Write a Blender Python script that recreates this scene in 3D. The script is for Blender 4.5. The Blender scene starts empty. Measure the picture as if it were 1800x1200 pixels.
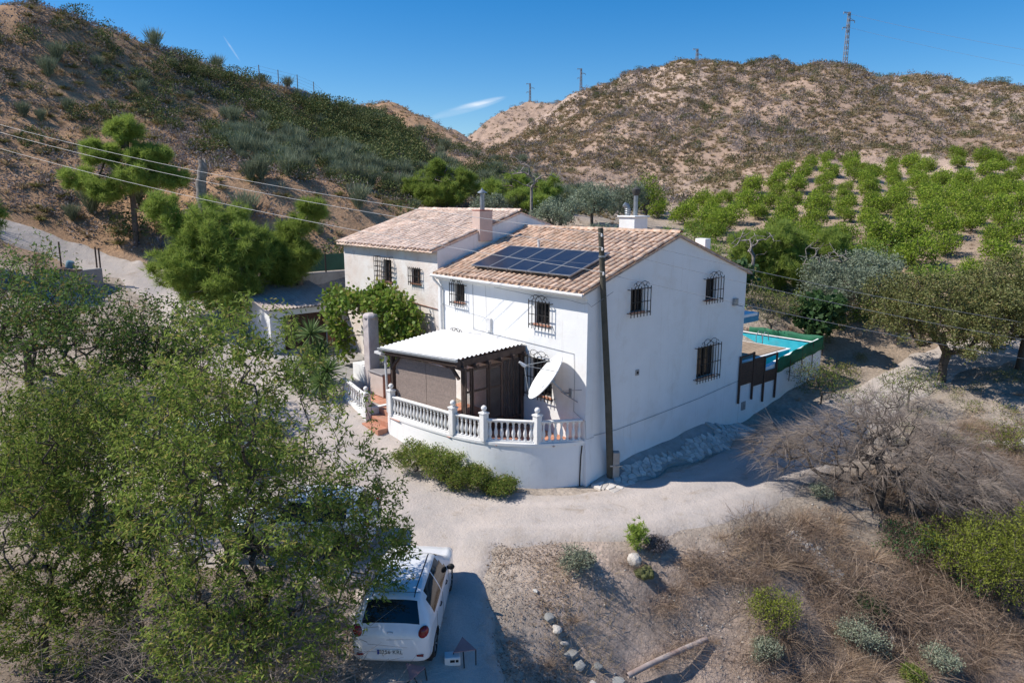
import bpy, bmesh, math, random
import numpy as np
from mathutils import Vector, Matrix

# ---------------------------------------------------------------- camera, sky, sun, exposure
scene = bpy.context.scene
COL = scene.collection
R = math.radians
cam_d = bpy.data.cameras.new('camera'); cam = bpy.data.objects.new('camera', cam_d); COL.objects.link(cam)
cam_d.sensor_width = 36; cam_d.lens = 24.96; cam_d.clip_start = .1; cam_d.clip_end = 3000
cam.location = (0, 0, 9.27); cam.rotation_euler = (R(90-11.24), 0, 0)
scene.camera = cam
SUN_EL, SUN_AZ = 48.7, -91.2            # degrees; azimuth from +Y towards +X
world = bpy.data.worlds.new('World'); scene.world = world; world.use_nodes = True
_n = world.node_tree.nodes; _l = world.node_tree.links; _n.clear()
_sky = _n.new('ShaderNodeTexSky'); _sky.sky_type = 'NISHITA'; _sky.sun_disc = False
_sky.sun_elevation = R(SUN_EL); _sky.sun_rotation = R(SUN_AZ)
_sky.altitude = 700; _sky.air_density = 1.0; _sky.dust_density = .45; _sky.ozone_density = 3.0
_bg = _n.new('ShaderNodeBackground'); _bg.inputs[1].default_value = .119
_out = _n.new('ShaderNodeOutputWorld')
_hs = _n.new('ShaderNodeHueSaturation'); _hs.inputs['Saturation'].default_value = 1.46; _hs.inputs['Hue'].default_value = .503
_l.new(_sky.outputs[0], _hs.inputs['Color']); 
# a thin cirrus streak and a short contrail low in the sky, given by direction
_tc = _n.new('ShaderNodeTexCoord'); _sp = _n.new('ShaderNodeSeparateXYZ'); _l.new(_tc.outputs['Generated'], _sp.inputs[0])
def _wm(op, a, b=0.):
    t = _n.new('ShaderNodeMath'); t.operation = op
    for i, q in enumerate((a, b)):
        if hasattr(q, 'links'): _l.new(q, t.inputs[i])
        else: t.inputs[i].default_value = q
    return t.outputs[0]
_yy = _wm('MAXIMUM', _sp.outputs['Y'], .01); _u = _wm('DIVIDE', _sp.outputs['X'], _yy); _v = _wm('DIVIDE', _sp.outputs['Z'], _yy)
_cn = _n.new('ShaderNodeTexNoise'); _cn.inputs['Scale'].default_value = 26; _cn.inputs['Detail'].default_value = 7; _cm = _n.new('ShaderNodeMapping'); _cm.inputs['Scale'].default_value = (.6, 1, 3.5); _l.new(_tc.outputs['Generated'], _cm.inputs[0]); _l.new(_cm.outputs[0], _cn.inputs['Vector'])
def _streak(u0, v0, sl, lu, lv, amt):
    a = _wm('DIVIDE', _wm('SUBTRACT', _u, u0), lu); b = _wm('DIVIDE', _wm('SUBTRACT', _wm('SUBTRACT', _v, v0), _wm('MULTIPLY', _wm('SUBTRACT', _u, u0), sl)), lv)
    f = _wm('MAXIMUM', _wm('SUBTRACT', 1., _wm('ADD', _wm('MULTIPLY', a, a), _wm('MULTIPLY', b, b))), 0.)
    return _wm('MULTIPLY', _wm('MULTIPLY', f, amt), _wm('MULTIPLY', _wm('MULTIPLY', _cn.outputs['Fac'], _cn.outputs['Fac']), 4.))
_cl = _wm('ADD', _streak(-.060, .122, .26, .055, .007, .2), _wm('ADD', _streak(-.048, .127, .24, .040, .0035, .3), _streak(-.372, .197, -1.55, .011, .0028, .2)))
_cx = _n.new('ShaderNodeMix'); _cx.data_type = 'RGBA'; _l.new(_cl, _cx.inputs[0]); _l.new(_hs.outputs[0], _cx.inputs[6]); _cx.inputs[7].default_value = (7.5, 7.8, 8.2, 1)
_l.new(_cx.outputs[2], _bg.inputs[0]); _l.new(_bg.outputs[0], _out.inputs[0])
sun_d = bpy.data.lights.new('sun', 'SUN'); sun_d.energy = 4.9; sun_d.angle = R(.53); sun_d.color = (1, .945, .86)
sun = bpy.data.objects.new('sun', sun_d); COL.objects.link(sun)
_sv = Vector((math.sin(R(SUN_AZ))*math.cos(R(SUN_EL)), math.cos(R(SUN_AZ))*math.cos(R(SUN_EL)), math.sin(R(SUN_EL))))
sun.rotation_euler = _sv.to_track_quat('Z', 'Y').to_euler(); sun.location = (-40, 0, 60)
scene.view_settings.view_transform = 'Standard'; scene.view_settings.look = 'None'
scene.view_settings.gamma = 1; scene.view_settings.exposure = 0.22; scene.view_settings.use_curve_mapping = False
scene.render.engine = 'CYCLES'
scene.cycles.max_bounces = 6; scene.cycles.transparent_max_bounces = 8

# ---------------------------------------------------------------- object helpers
def tag(o, label=None, cat=None, group=None, kind=None):
    if label: o['label'] = label
    if cat: o['category'] = cat
    if group: o['group'] = group
    if kind: o['kind'] = kind
    return o
def empty(name, loc=(0, 0, 0), rz=0, label=None, cat=None, group=None):
    o = bpy.data.objects.new(name, None); COL.objects.link(o); o.location = loc; o.rotation_euler = (0, 0, rz)
    o.empty_display_size = .2
    return tag(o, label, cat, group)
def link(name, me, parent=None, loc=None, rot=None, scale=None):
    o = bpy.data.objects.new(name, me); COL.objects.link(o)
    if parent: o.parent = parent
    if loc is not None: o.location = loc
    if rot is not None: o.rotation_euler = rot
    if scale is not None: o.scale = scale
    return o
def np_mesh(name, V, F, mat=None, smooth=False, mi=None, mats=None):
    V = np.asarray(V, np.float32).reshape(-1, 3); F = np.asarray(F, np.int32); k = F.shape[1]
    me = bpy.data.meshes.new(name)
    me.vertices.add(len(V)); me.vertices.foreach_set('co', V.ravel())
    me.loops.add(F.size); me.loops.foreach_set('vertex_index', F.ravel())
    me.polygons.add(len(F)); me.polygons.foreach_set('loop_start', np.arange(0, F.size, k, dtype=np.int32))
    me.polygons.foreach_set('loop_total', np.full(len(F), k, np.int32))
    if smooth: me.polygons.foreach_set('use_smooth', np.ones(len(F), bool))
    if mi is not None: me.polygons.foreach_set('material_index', np.asarray(mi, np.int32))
    me.update(calc_edges=True)
    for m in (mats or ([mat] if mat else [])): me.materials.append(m)
    return me
class MB:
    """collects simple solids into one mesh"""
    def __init__(s): s.v = []; s.f = []
    def add(s, V, F):
        o = len(s.v); s.v += [tuple(p) for p in V]; s.f += [tuple(i+o for i in q) for q in F]; return s
    def box(s, x0, x1, y0, y1, z0, z1, M=None):
        V = [Vector(p) for p in ((x0,y0,z0),(x1,y0,z0),(x1,y1,z0),(x0,y1,z0),(x0,y0,z1),(x1,y0,z1),(x1,y1,z1),(x0,y1,z1))]
        if M is not None: V = [M@p for p in V]
        return s.add(V, ((3,2,1,0),(4,5,6,7),(0,1,5,4),(1,2,6,5),(2,3,7,6),(3,0,4,7)))
    def bar(s, a, b, w, h=None, up=(0, 0, 1)):
        """square bar from a to b, width w, height h"""
        a = Vector(a); b = Vector(b); d = (b-a).normalized(); h = h or w
        u = Vector(up)
        if abs(d.dot(u)) > .98: u = Vector((1, 0, 0))
        x = d.cross(u).normalized()*w/2; y = x.cross(d).normalized()*h/2
        V = [a-x-y, a+x-y, a+x+y, a-x+y, b-x-y, b+x-y, b+x+y, b-x+y]
        return s.add(V, ((3,2,1,0),(4,5,6,7),(0,1,5,4),(1,2,6,5),(2,3,7,6),(3,0,4,7)))
    def tube(s, pts, rad, n=6, caps=True):
        pts = [Vector(p) for p in pts]; m = len(pts)
        if not hasattr(rad, '__len__'): rad = [rad]*m
        V = []; F = []; ux = None
        for i, p in enumerate(pts):
            d = (pts[min(i+1, m-1)]-pts[max(i-1, 0)]).normalized()
            if ux is None:
                ux = d.cross(Vector((0, 0, 1)) if abs(d.z) < .95 else Vector((1, 0, 0))).normalized()
            else:
                ux = (ux-d*ux.dot(d)).normalized()
            uy = d.cross(ux)
            for k in range(n):
                a = 2*math.pi*k/n; V.append(p+(ux*math.cos(a)+uy*math.sin(a))*rad[i])
        for i in range(m-1):
            for k in range(n):
                F.append((i*n+k, i*n+(k+1) % n, (i+1)*n+(k+1) % n, (i+1)*n+k))
        if caps: F.append(tuple(range(n-1, -1, -1))); F.append(tuple(range((m-1)*n, m*n)))
        return s.add(V, F)
    def lathe(s, prof, n=12, o=(0, 0, 0), M=None):
        """prof: (r, z) list; revolved round z"""
        V = []; F = []; m = len(prof)
        for r_, z in prof:
            for k in range(n):
                a = 2*math.pi*k/n; p = Vector((r_*math.cos(a), r_*math.sin(a), z))
                V.append((M@p if M is not None else p)+Vector(o))
        for i in range(m-1):
            for k in range(n): F.append((i*n+k, i*n+(k+1) % n, (i+1)*n+(k+1) % n, (i+1)*n+k))
        F.append(tuple(range(n-1, -1, -1))); F.append(tuple(range((m-1)*n, m*n)))
        return s.add(V, F)
    def ball(s, c, r_, n=10, m=6, sc=(1, 1, 1)):
        prof = [(max(1e-4, r_*math.sin(math.pi*i/m)), -r_*math.cos(math.pi*i/m)) for i in range(m+1)]
        return s.lathe(prof, n, c, Matrix.Diagonal((sc[0], sc[1], sc[2])))
    def poly(s, pts, z0, z1):
        """vertical prism over a counter-clockwise outline; z0,z1 numbers or lists"""
        n = len(pts); a = z0 if hasattr(z0, '__len__') else [z0]*n; b = z1 if hasattr(z1, '__len__') else [z1]*n
        V = [(p[0], p[1], a[i]) for i, p in enumerate(pts)]+[(p[0], p[1], b[i]) for i, p in enumerate(pts)]
        F = [tuple(range(n-1, -1, -1)), tuple(range(n, 2*n))]+[(i, (i+1) % n, n+(i+1) % n, n+i) for i in range(n)]
        return s.add(V, F)
    def mesh(s, name, mat=None, smooth=False, bevel=0):
        me = bpy.data.meshes.new(name); me.from_pydata([tuple(p) for p in s.v], [], s.f)
        if bevel:
            bm = bmesh.new(); bm.from_mesh(me); bmesh.ops.remove_doubles(bm, verts=bm.verts, dist=1e-5)
            es = [e for e in bm.edges if len(e.link_faces) == 2 and e.calc_face_angle(0) > .6]
            bmesh.ops.bevel(bm, geom=es, offset=bevel, segments=1, affect='EDGES', clamp_overlap=True)
            bm.to_mesh(me); bm.free()
        if smooth:
            me.polygons.foreach_set('use_smooth', [True]*len(me.polygons))
            if smooth is not True: me.set_sharp_from_angle(angle=R(smooth))
        if mat: me.materials.append(mat)
        me.update(); return me
    def build(s, name, mat, parent=None, smooth=False, bevel=0, **kw):
        return link(name, s.mesh(name, mat, smooth, bevel), parent, **kw)

# ---------------------------------------------------------------- material helpers
def _new(name):
    m = bpy.data.materials.new(name); m.use_nodes = True; t = m.node_tree
    return m, t.nodes, t.links, t.nodes['Principled BSDF']
def _noise(n, l, co, scale, detail=6, rough=.6, dist=0):
    t = n.new('ShaderNodeTexNoise'); t.inputs['Scale'].default_value = scale; t.inputs['Detail'].default_value = detail
    t.inputs['Roughness'].default_value = rough; t.inputs['Distortion'].default_value = dist
    if co is not None: l.new(co, t.inputs['Vector'])
    return t.outputs['Fac']
def _ramp(n, l, fac, stops):
    t = n.new('ShaderNodeValToRGB'); e = t.color_ramp.elements
    while len(e) < len(stops): e.new(.5)
    for q, (p, c) in zip(e, stops):
        q.position = p; q.color = (c, c, c, 1) if not hasattr(c, '__len__') else (*c, 1)
    l.new(fac, t.inputs[0]); return t.outputs[0]
def _mix(n, l, f, a, b, mode='MIX'):
    t = n.new('ShaderNodeMix'); t.data_type = 'RGBA'; t.blend_type = mode
    for s_, q in ((t.inputs[0], f), (t.inputs[6], a), (t.inputs[7], b)):
        if hasattr(q, 'links'): l.new(q, s_)
        elif hasattr(q, '__len__'): s_.default_value = (*q, 1)
        else: s_.default_value = q
    return t.outputs[2]
def _math(n, l, op, a, b=0.):
    t = n.new('ShaderNodeMath'); t.operation = op
    for i, q in enumerate((a, b)):
        if hasattr(q, 'links'): l.new(q, t.inputs[i])
        else: t.inputs[i].default_value = q
    return t.outputs[0]
def _bump(n, l, p, h, strength, dist):
    t = n.new('ShaderNodeBump'); t.inputs['Strength'].default_value = strength; t.inputs['Distance'].default_value = dist
    l.new(h, t.inputs['Height']); l.new(t.outputs[0], p.inputs['Normal'])
def pm(name, c1, c2=None, scale=4, rough=.8, bump=0, bdist=.02, bscale=None, metal=0, spec=.35, detail=6, dirt=None, dscale=1.2, vary=0, lo=.35, hi=.65):
    """procedural paint / plaster / wood: two tones by noise, dirt patches, bump, per-object variation"""
    m, n, l, p = _new(name)
    co = n.new('ShaderNodeTexCoord').outputs['Object']
    c2 = c2 or tuple(x*.85 for x in c1)
    col = _mix(n, l, _ramp(n, l, _noise(n, l, co, scale, detail), ((lo, 0), (hi, 1))), c1, c2)
    if dirt:
        f = _ramp(n, l, _noise(n, l, co, dscale, 8, .68, .4), ((.52, 0), (.78, 1)))
        col = _mix(n, l, f, col, dirt)
    if vary:
        oi = n.new('ShaderNodeObjectInfo').outputs['Random']; gi = n.new('ShaderNodeNewGeometry').outputs['Random Per Island']
        f = _math(n, l, 'FRACT', _math(n, l, 'ADD', oi, gi))
        v = _math(n, l, 'ADD', _math(n, l, 'MULTIPLY', f, 2*vary), 1-vary)
        h = n.new('ShaderNodeHueSaturation'); l.new(v, h.inputs['Value']); l.new(col, h.inputs['Color']); col = h.outputs[0]
    l.new(col, p.inputs['Base Color']); p.inputs['Roughness'].default_value = rough
    p.inputs['Metallic'].default_value = metal; p.inputs['Specular IOR Level'].default_value = spec
    if bump: _bump(n, l, p, _noise(n, l, co, bscale or scale*4, 8, .65), bump, bdist)
    return m
def leafmat(name, a, b, c=None, trans=.35, rough=.55, spec=.3, wscale=.6):
    """foliage: tone by leaf, by plant and by slow noise; thin-leaf translucency"""
    m, n, l, p = _new(name)
    gi = n.new('ShaderNodeNewGeometry').outputs['Random Per Island']; oi = n.new('ShaderNodeObjectInfo').outputs['Random']
    f = _math(n, l, 'FRACT', _math(n, l, 'ADD', gi, oi))
    co = n.new('ShaderNodeTexCoord').outputs['Object']
    col = _mix(n, l, f, a, b)
    if c: col = _mix(n, l, _ramp(n, l, _math(n, l, 'FRACT', _math(n, l, 'MULTIPLY', f, 7.31)), ((.8, 0), (.9, 1))), col, c)
    ns = _noise(n, l, co, wscale, 3)
    h = n.new('ShaderNodeHueSaturation'); l.new(col, h.inputs['Color'])
    l.new(_math(n, l, 'ADD', _math(n, l, 'MULTIPLY', ns, .5), _math(n, l, 'ADD', _math(n, l, 'MULTIPLY', oi, .3), .6)), h.inputs['Value'])
    l.new(h.outputs[0], p.inputs['Base Color']); p.inputs['Roughness'].default_value = rough; p.inputs['Specular IOR Level'].default_value = spec
    if trans:
        tr = n.new('ShaderNodeBsdfTranslucent'); l.new(h.outputs[0], tr.inputs['Color'])
        mx = n.new('ShaderNodeMixShader'); mx.inputs[0].default_value = trans
        l.new(p.outputs[0], mx.inputs[1]); l.new(tr.outputs[0], mx.inputs[2]); l.new(mx.outputs[0], n['Material Output'].inputs[0])
    return m

# ---------------------------------------------------------------- terrain height
def _hash2(ix, iy, seed):
    h = (ix.astype(np.int64)*374761393 + iy.astype(np.int64)*668265263 + seed*1442695041) & 0xffffffff
    h = ((h ^ (h >> 13))*1274126177) & 0xffffffff
    return ((h ^ (h >> 16)) & 0xffffff)/float(0xffffff)
def vnoise(x, y, sc, seed=0):
    x = np.asarray(x, float)/sc; y = np.asarray(y, float)/sc
    ix = np.floor(x); iy = np.floor(y); fx = x-ix; fy = y-iy
    fx = fx*fx*(3-2*fx); fy = fy*fy*(3-2*fy)
    a = _hash2(ix, iy, seed); b = _hash2(ix+1, iy, seed); c = _hash2(ix, iy+1, seed); d = _hash2(ix+1, iy+1, seed)
    return (a*(1-fx)+b*fx)*(1-fy)+(c*(1-fx)+d*fx)*fy*1.0
def fbm(x, y, sc, oct=4, seed=0):
    t = 0; a = 1; n = 0
    for k in range(oct):
        t = t+a*vnoise(x, y, sc/2**k, seed+k*17); n += a; a *= .5
    return t/n
TP = [(3.08,22.21,0.00),(9.50,28.60,0.05),(6.19,25.30,0.00),(14.84,33.28,0.75),(15.03,30.11,0.35),(17.36,31.74,0.55),(21.82,35.39,1.05),(8.46,22.07,-0.10),(5.01,19.37,-0.20),(1.59,18.32,-0.20),(-0.81,18.81,-0.10),(-1.58,18.26,-0.25),(-2.12,17.35,-0.35),(-2.43,13.51,-0.40),(-0.62,13.82,-0.55),(-3.25,24.08,0.45),(-4.64,25.51,0.78),(-6.09,24.13,0.75),(-0.94,22.19,0.05),(0.75,22.02,0.00),(-7.70,27.18,1.10),(-7.55,32.81,1.65),(-8.96,33.69,2.35),(-11.27,30.41,1.95),(-10.84,21.30,0.80),(-10.21,24.35,1.10),(-8.39,17.17,-0.25),(-5.99,17.17,-0.25),(-10.54,17.26,-0.30),(-10.98,15.46,-0.80),(-7.44,13.78,-0.80),(-14.80,20.54,-0.20),(11.97,21.84,-0.60),(8.16,18.70,-1.10),(5.52,18.07,-0.75),(3.07,17.62,-0.50),(1.48,16.92,-0.60),(2.86,15.91,-2.20),(7.22,16.02,-2.60),(11.94,16.56,-3.00),(13.93,19.96,-1.80),(18.17,23.95,-0.90),(20.29,27.11,-0.30),(19.07,28.52,0.20),(0.00,13.99,-1.10),(0.91,15.90,-0.85),(5.33,17.15,-1.90),(9.30,17.46,-2.10),(16.04,27.33,0.10),(10.03,22.67,-0.15),(6.56,18.96,-0.35),(-19.36,40.00,3.95),(-23.11,44.00,6.52),(-25.86,42.00,5.55),(-26.81,38.00,5.45),(-17.55,44.00,5.90),(-14.35,45.00,6.07),(-10.5,47.0,6.78),(-18.9,46.5,10.23),(-14.9,47.5,9.89),(-10.8,49.0,9.27),(-8.5,54.0,8.94),(-32.2,52.0,13.30),(-26.0,56.0,13.61),(-20.3,58.0,12.89),(-16.2,52.0,10.94),(-17.7,76.0,14.58),(-12.1,62.0,11.74),(-11.5,74.0,12.21),(-8.2,70.0,10.99),(-4.5,72.0,10.49),(-38.1,57.0,18.70),(-33.1,62.0,18.63),(-27.9,66.0,16.83),(-40.1,64.0,25.39),(-38.3,68.0,24.78),(-35.8,73.0,23.96),(-32.9,79.0,23.76),(-29.4,86.0,23.32),(-25.2,97.0,22.08),(-21.5,112.0,22.92),(-23.0,150.0,28.10),(-15.7,146.0,25.13),(-8.5,138.0,20.16),(-12.8,118.0,17.52),(-18.2,118.0,20.16),(-31.5,158.0,28.87),(5.4,235.0,39.46),(-5.3,228.0,36.05),(15.1,220.0,38.98),(-14.7,190.0,26.53),(-5.6,180.0,23.20),(12.8,168.0,33.42),(24.0,158.0,35.30),(34.1,150.0,36.04),(45.5,143.0,35.50),(55.2,140.0,34.45),(63.8,140.0,33.04),(75.7,142.0,31.75),(87.3,143.0,30.25),(99.8,145.0,28.85),(3.8,165.0,26.34),(-4.3,140.0,17.48),(9.7,125.0,19.88),(0.0,112.0,14.57),(7.0,90.0,10.79),(2.5,80.0,10.01),(25.9,112.0,20.44),(21.5,92.0,12.93),(43.0,112.0,22.09),(35.0,90.0,14.55),(59.3,110.0,20.24),(47.8,88.0,14.43),(75.1,108.0,18.44),(60.3,86.0,13.34),(17.7,75.0,9.39),(12.6,64.0,7.38),(17.8,56.0,6.30),(24.8,52.0,6.52),(31.8,50.0,6.62),(24.20,43.00,4.25),(18.06,45.00,4.38),(31.02,43.00,4.94),(21.16,37.00,1.92),(25.69,37.00,1.92),(22.69,34.50,1.26),(6.6,52.0,7.33),(0.0,56.0,8.27),(13.23,38.00,3.44),(16.82,37.50,2.13),(0.00,0.00,-4.20),(10.00,0.00,-5.00),(-8.00,2.00,-3.20),(20.00,10.00,-3.60),(-18.00,8.00,-1.20),(-24.00,24.00,2.60),(-34.00,38.00,8.00),(-18.00,30.00,2.90),(-12.00,8.00,-1.60),(0.00,8.00,-2.20),(10.00,8.00,-3.20),(25.00,20.00,-1.40),(30.00,30.00,0.40),(40.00,20.00,-0.50),(0.00,-30.00,-6.00),(40.00,-20.00,-5.00),(-40.00,-20.00,0.00),(-40.00,15.00,6.00),(-60.0,60.0,26.00),(-60.0,90.0,27.00),(-75.00,40.00,26.00),(-100.0,80.0,42.00),(-60.0,130.0,22.00),(-30.0,122.0,17.00),(-40.0,180.0,20.00),(6.0,262.0,38.00),(-60.0,260.0,24.00),(60.0,250.0,48.00),(40.0,200.0,36.00),(100.0,200.0,32.00),(160.0,160.0,30.00),(160.0,90.0,14.00),(160.00,40.00,5.00),(90.00,40.00,4.00),(100.00,20.00,1.00),(150.00,0.00,0.00),(-130.00,0.00,20.00),(-130.0,150.0,34.00),(200.0,260.0,40.00),(0.0,330.0,20.00),(-20.0,250.0,16.00),(-10.0,200.0,18.00),(-120.0,330.0,34.00),(130.0,330.0,45.00),(-8.00,30.00,1.90),(-3.00,27.00,1.50),(3.00,30.00,1.20),(6.00,27.00,0.60),(-6.00,36.00,2.60),(0.00,36.00,2.20),(5.00,34.00,1.80),(9.00,36.00,2.20),(-11.50,38.20,5.30),(-8.50,40.90,5.50),(-13.50,40.50,5.50),(-6.20,38.50,4.80),(-4.00,44.00,4.20),(4.0,46.0,4.40),(14.00,32.00,0.90),(-14.00,42.00,5.20),(-47.4,75.5,23.89),(-45.2,80.2,23.28),(-42.2,86.1,22.46),(-38.8,93.2,22.26),(-34.7,101.5,21.82),(-29.8,114.5,20.58),(-25.7,168.0,24.10),(-17.6,163.5,21.13),(-9.6,154.6,16.16),(14.6,191.5,27.42),(27.4,180.1,29.30),(38.9,171.0,30.04),(51.8,163.0,29.50),(62.9,159.6,28.45),(72.7,159.6,27.04),(86.3,161.9,25.75),(99.5,163.0,24.25),(113.8,165.3,22.85),(5.9,258.5,35.46),(-5.8,250.8,32.05),(16.7,242.0,34.98),]

_tp = np.array(TP)
def _kern(d2): return np.sqrt(d2+2.0)
def _fit():
    n = len(_tp); d2 = ((_tp[:, None, :2]-_tp[None, :, :2])**2).sum(2)
    A = np.zeros((n+3, n+3)); A[:n, :n] = -_kern(d2)+np.eye(n)*0.12
    A[:n, n] = 1; A[:n, n+1:] = _tp[:, :2]/50; A[n, :n] = 1; A[n+1:, :n] = _tp[:, :2].T/50
    return np.linalg.solve(A, np.r_[_tp[:, 2], 0, 0, 0])
_w = _fit()
def base_h(x, y):
    x = np.asarray(x, float); y = np.asarray(y, float); sh = x.shape; x = x.ravel(); y = y.ravel()
    out = np.zeros(len(x)); n = len(_tp)
    for i in range(0, len(x), 20000):
        X = x[i:i+20000]; Y = y[i:i+20000]
        d2 = (X[:, None]-_tp[None, :, 0])**2+(Y[:, None]-_tp[None, :, 1])**2
        out[i:i+20000] = -_kern(d2)@_w[:n]+_w[n]+_w[n+1]*X/50+_w[n+2]*Y/50
    return out.reshape(sh)
def seg_d(x, y, pts):
    """distance to a polyline"""
    best = np.full(np.shape(x), 1e9)
    for (ax, ay), (bx, by) in zip(pts[:-1], pts[1:]):
        dx, dy = bx-ax, by-ay; t = np.clip(((x-ax)*dx+(y-ay)*dy)/(dx*dx+dy*dy), 0, 1)
        best = np.minimum(best, np.hypot(x-ax-t*dx, y-ay-t*dy))
    return best
def sstep(a, b, x):
    t = np.clip((np.asarray(x, float)-a)/(b-a), 0, 1); return t*t*(3-2*t)

# ---------------------------------------------------------------- the place: frame of the house, roads
HC = Vector((2.407, 22.3, 0)); HA = R(-48.5)
def lw(x, y, z=0):
    """house frame -> world (x along the facade to the right, y into the house)"""
    c, s = math.cos(HA), math.sin(HA); return Vector((HC.x+c*x-s*y, HC.y+s*x+c*y, z))
ROADS = [([(23.4,35.7),(21.3,34.9),(17.4,31.8),(14,28.8),(10.7,25.7)], 1.3),
         ([(11.5,26.4),(10.0,25.0),(7.4,22.6),(5.4,21.3),(3.4,20.2),(.9,19.9),(-1.7,20.1),(-3.7,22.0),(-5.6,24.3)], 1.75),
         ([(30,37.5),(26.5,36.8),(23.4,35.7)], 1.6),
         ([(-1.7,20.1),(-4.6,19.0),(-7.4,19.6),(-10.6,21.6),(-12.5,23.5)], 2.3),
         ([(-2.2,19),(-2.3,16.5),(-1.6,13.5),(-1.5,10)], 1.7),
         ([(-5.6,24.3),(-8.9,28.0),(-11.9,31),(-14.5,33),(-17.2,36.4)], 1.6),
         ([(-17.2,36.4),(-19.2,39.6),(-22.7,42.0),(-26.5,42.6),(-31,42.4)], 1.0),
         ([(-8.9,28),(-8.2,30.0),(-9.2,32.0)], 2.0)]
def road_d(x, y):
    """signed distance outside the road edge (negative on the road)"""
    d = np.full(np.shape(x), 1e9)
    for pts, w in ROADS: d = np.minimum(d, seg_d(x, y, pts)-w)
    return d+(fbm(x, y, 1.6, 3, 5)-.5)*.9
def hill_m(x, y):
    """0 in the yard, 1 on the hills"""
    return sstep(1.5, 7, base_h(x, y)-6.2)
def left_m(x, y): return sstep(8, -8, x+ (y-60)*.12)
def height(x, y):
    x = np.asarray(x, float); y = np.asarray(y, float)
    h = base_h(x, y); rd = road_d(x, y); off = sstep(0, 1.6, rd); far = sstep(40, 90, np.hypot(x, y))
    hm = sstep(1.5, 7, h-6.2); lf = left_m(x, y)
    bank = sstep(19.5, 16.5, y)*sstep(-.5, 2.5, x)*off
    h = h+off*((fbm(x, y, 1.5, 4, 1)-.5)*.30+(fbm(x, y, .5, 2, 9)-.5)*.10)*(1-.4*far)
    h = h+bank*((fbm(x, y, 2.2, 4, 77)-.5)*1.15)
    g = 1-np.abs(2*fbm(x, y*.55, 17, 4, 31)-1)
    h = h+hm*far*((fbm(x, y, 11, 4, 3)-.5)*2.6-(g*g*g-.35)*2.4*(1-lf*.5))
    h = h+hm*(1-far)*(fbm(x, y, 6, 3, 8)-.5)*1.0
    return h-.03*(1-off)
# house, terrace and pool stand on their own footing: keep soil below their floors
def axis(lo, hi, a, b, fine, grow, cap):
    v = list(np.arange(a, b+1e-6, fine)); s = fine; p = v[-1]
    while p < hi: s = min(cap, s*grow); p += s; v.append(p)
    s = fine; p = a; w = []
    while p > lo: s = min(cap, s*grow); p -= s; w.append(p)
    return np.array(w[::-1]+v)
gx = axis(-230, 300, -15, 17, .2, 1.04, 2.2); gy = axis(-40, 400, 11, 30, .2, 1.028, 2.2)
GX, GY = np.meshgrid(gx, gy); GZ = height(GX, GY)
# soil colours (albedo, with tree shade painted in at front left): pale yard earth, red-brown hill soil, tan dry slope, orchard soil
def soil(x, y, z):
    n1 = fbm(x, y, 9, 4, 41)[..., None]; n2 = fbm(x, y, 2.2, 3, 51)[..., None]; n3 = fbm(x, y, 26, 3, 61)[..., None]
    yard = np.array((.40,.335,.275)); bank = np.array((.42,.325,.265)); lh = np.array((.43,.27,.165)); rh = np.array((.40,.285,.215)); rh2 = np.array((.46,.345,.275))
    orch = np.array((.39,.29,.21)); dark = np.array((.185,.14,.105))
    lf = left_m(x, y)[..., None]; hm = np.maximum(sstep(1.5, 7, z-6.2)[..., None], (sstep(4.6, 6.4, z)*sstep(38, 43, y))[..., None]*lf)
    bk = (sstep(20, 17.5, y)*sstep(-1, 2, x))[..., None]
    base = yard*(1-bk)+bank*bk
    rr = rh*(1-sstep(.45, .62, n3))+rh2*sstep(.45, .62, n3)
    hill = lh*lf+rr*(1-lf)
    orm = (sstep(10, 20, x)*sstep(30, 40, y)*sstep(95, 75, y))[..., None]
    base = base*(1-orm)+orch*orm
    c = base*(1-hm)+hill*hm
    tw = (sstep(-3, -9, x)*sstep(20, 14, y))[..., None]  # under the near left trees: dark litter soil plus canopy shade painted into the colour
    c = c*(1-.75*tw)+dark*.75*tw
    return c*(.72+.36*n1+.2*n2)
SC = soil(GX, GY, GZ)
def earth_mat():
    m, n, l, p = _new('earth')
    co = n.new('ShaderNodeTexCoord').outputs['Object']
    at = n.new('ShaderNodeAttribute'); at.attribute_name = 'soil'
    a = _ramp(n, l, _noise(n, l, co, .55, 8, .7), ((.3, .68), (.7, 1.22)))
    b = _ramp(n, l, _noise(n, l, co, 7, 6, .7), ((.3, .7), (.7, 1.25)))
    col = _mix(n, l, 1., at.outputs['Color'], a, 'MULTIPLY'); col = _mix(n, l, 1., col, b, 'MULTIPLY')
    # scattered pale stones and dark litter
    v = n.new('ShaderNodeTexVoronoi'); v.inputs['Scale'].default_value = 9; l.new(co, v.inputs['Vector'])
    st = _ramp(n, l, v.outputs['Distance'], ((.10, 1), (.16, 0)))
    pick = _ramp(n, l, _noise(n, l, co, 1.7, 4), ((.52, 0), (.62, 1)))
    col = _mix(n, l, _math(n, l, 'MULTIPLY', st, pick), col, (.50, .45, .39))
    col = _mix(n, l, _ramp(n, l, _noise(n, l, co, 3.1, 9, .75), ((.60, 0), (.74, .7))), col, (.16, .125, .095))
    l.new(col, p.inputs['Base Color']); p.inputs['Roughness'].default_value = .95; p.inputs['Specular IOR Level'].default_value = .1
    _bump(n, l, p, _noise(n, l, co, 5, 10, .72), .9, .12)
    return m
M_EARTH = earth_mat()
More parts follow.
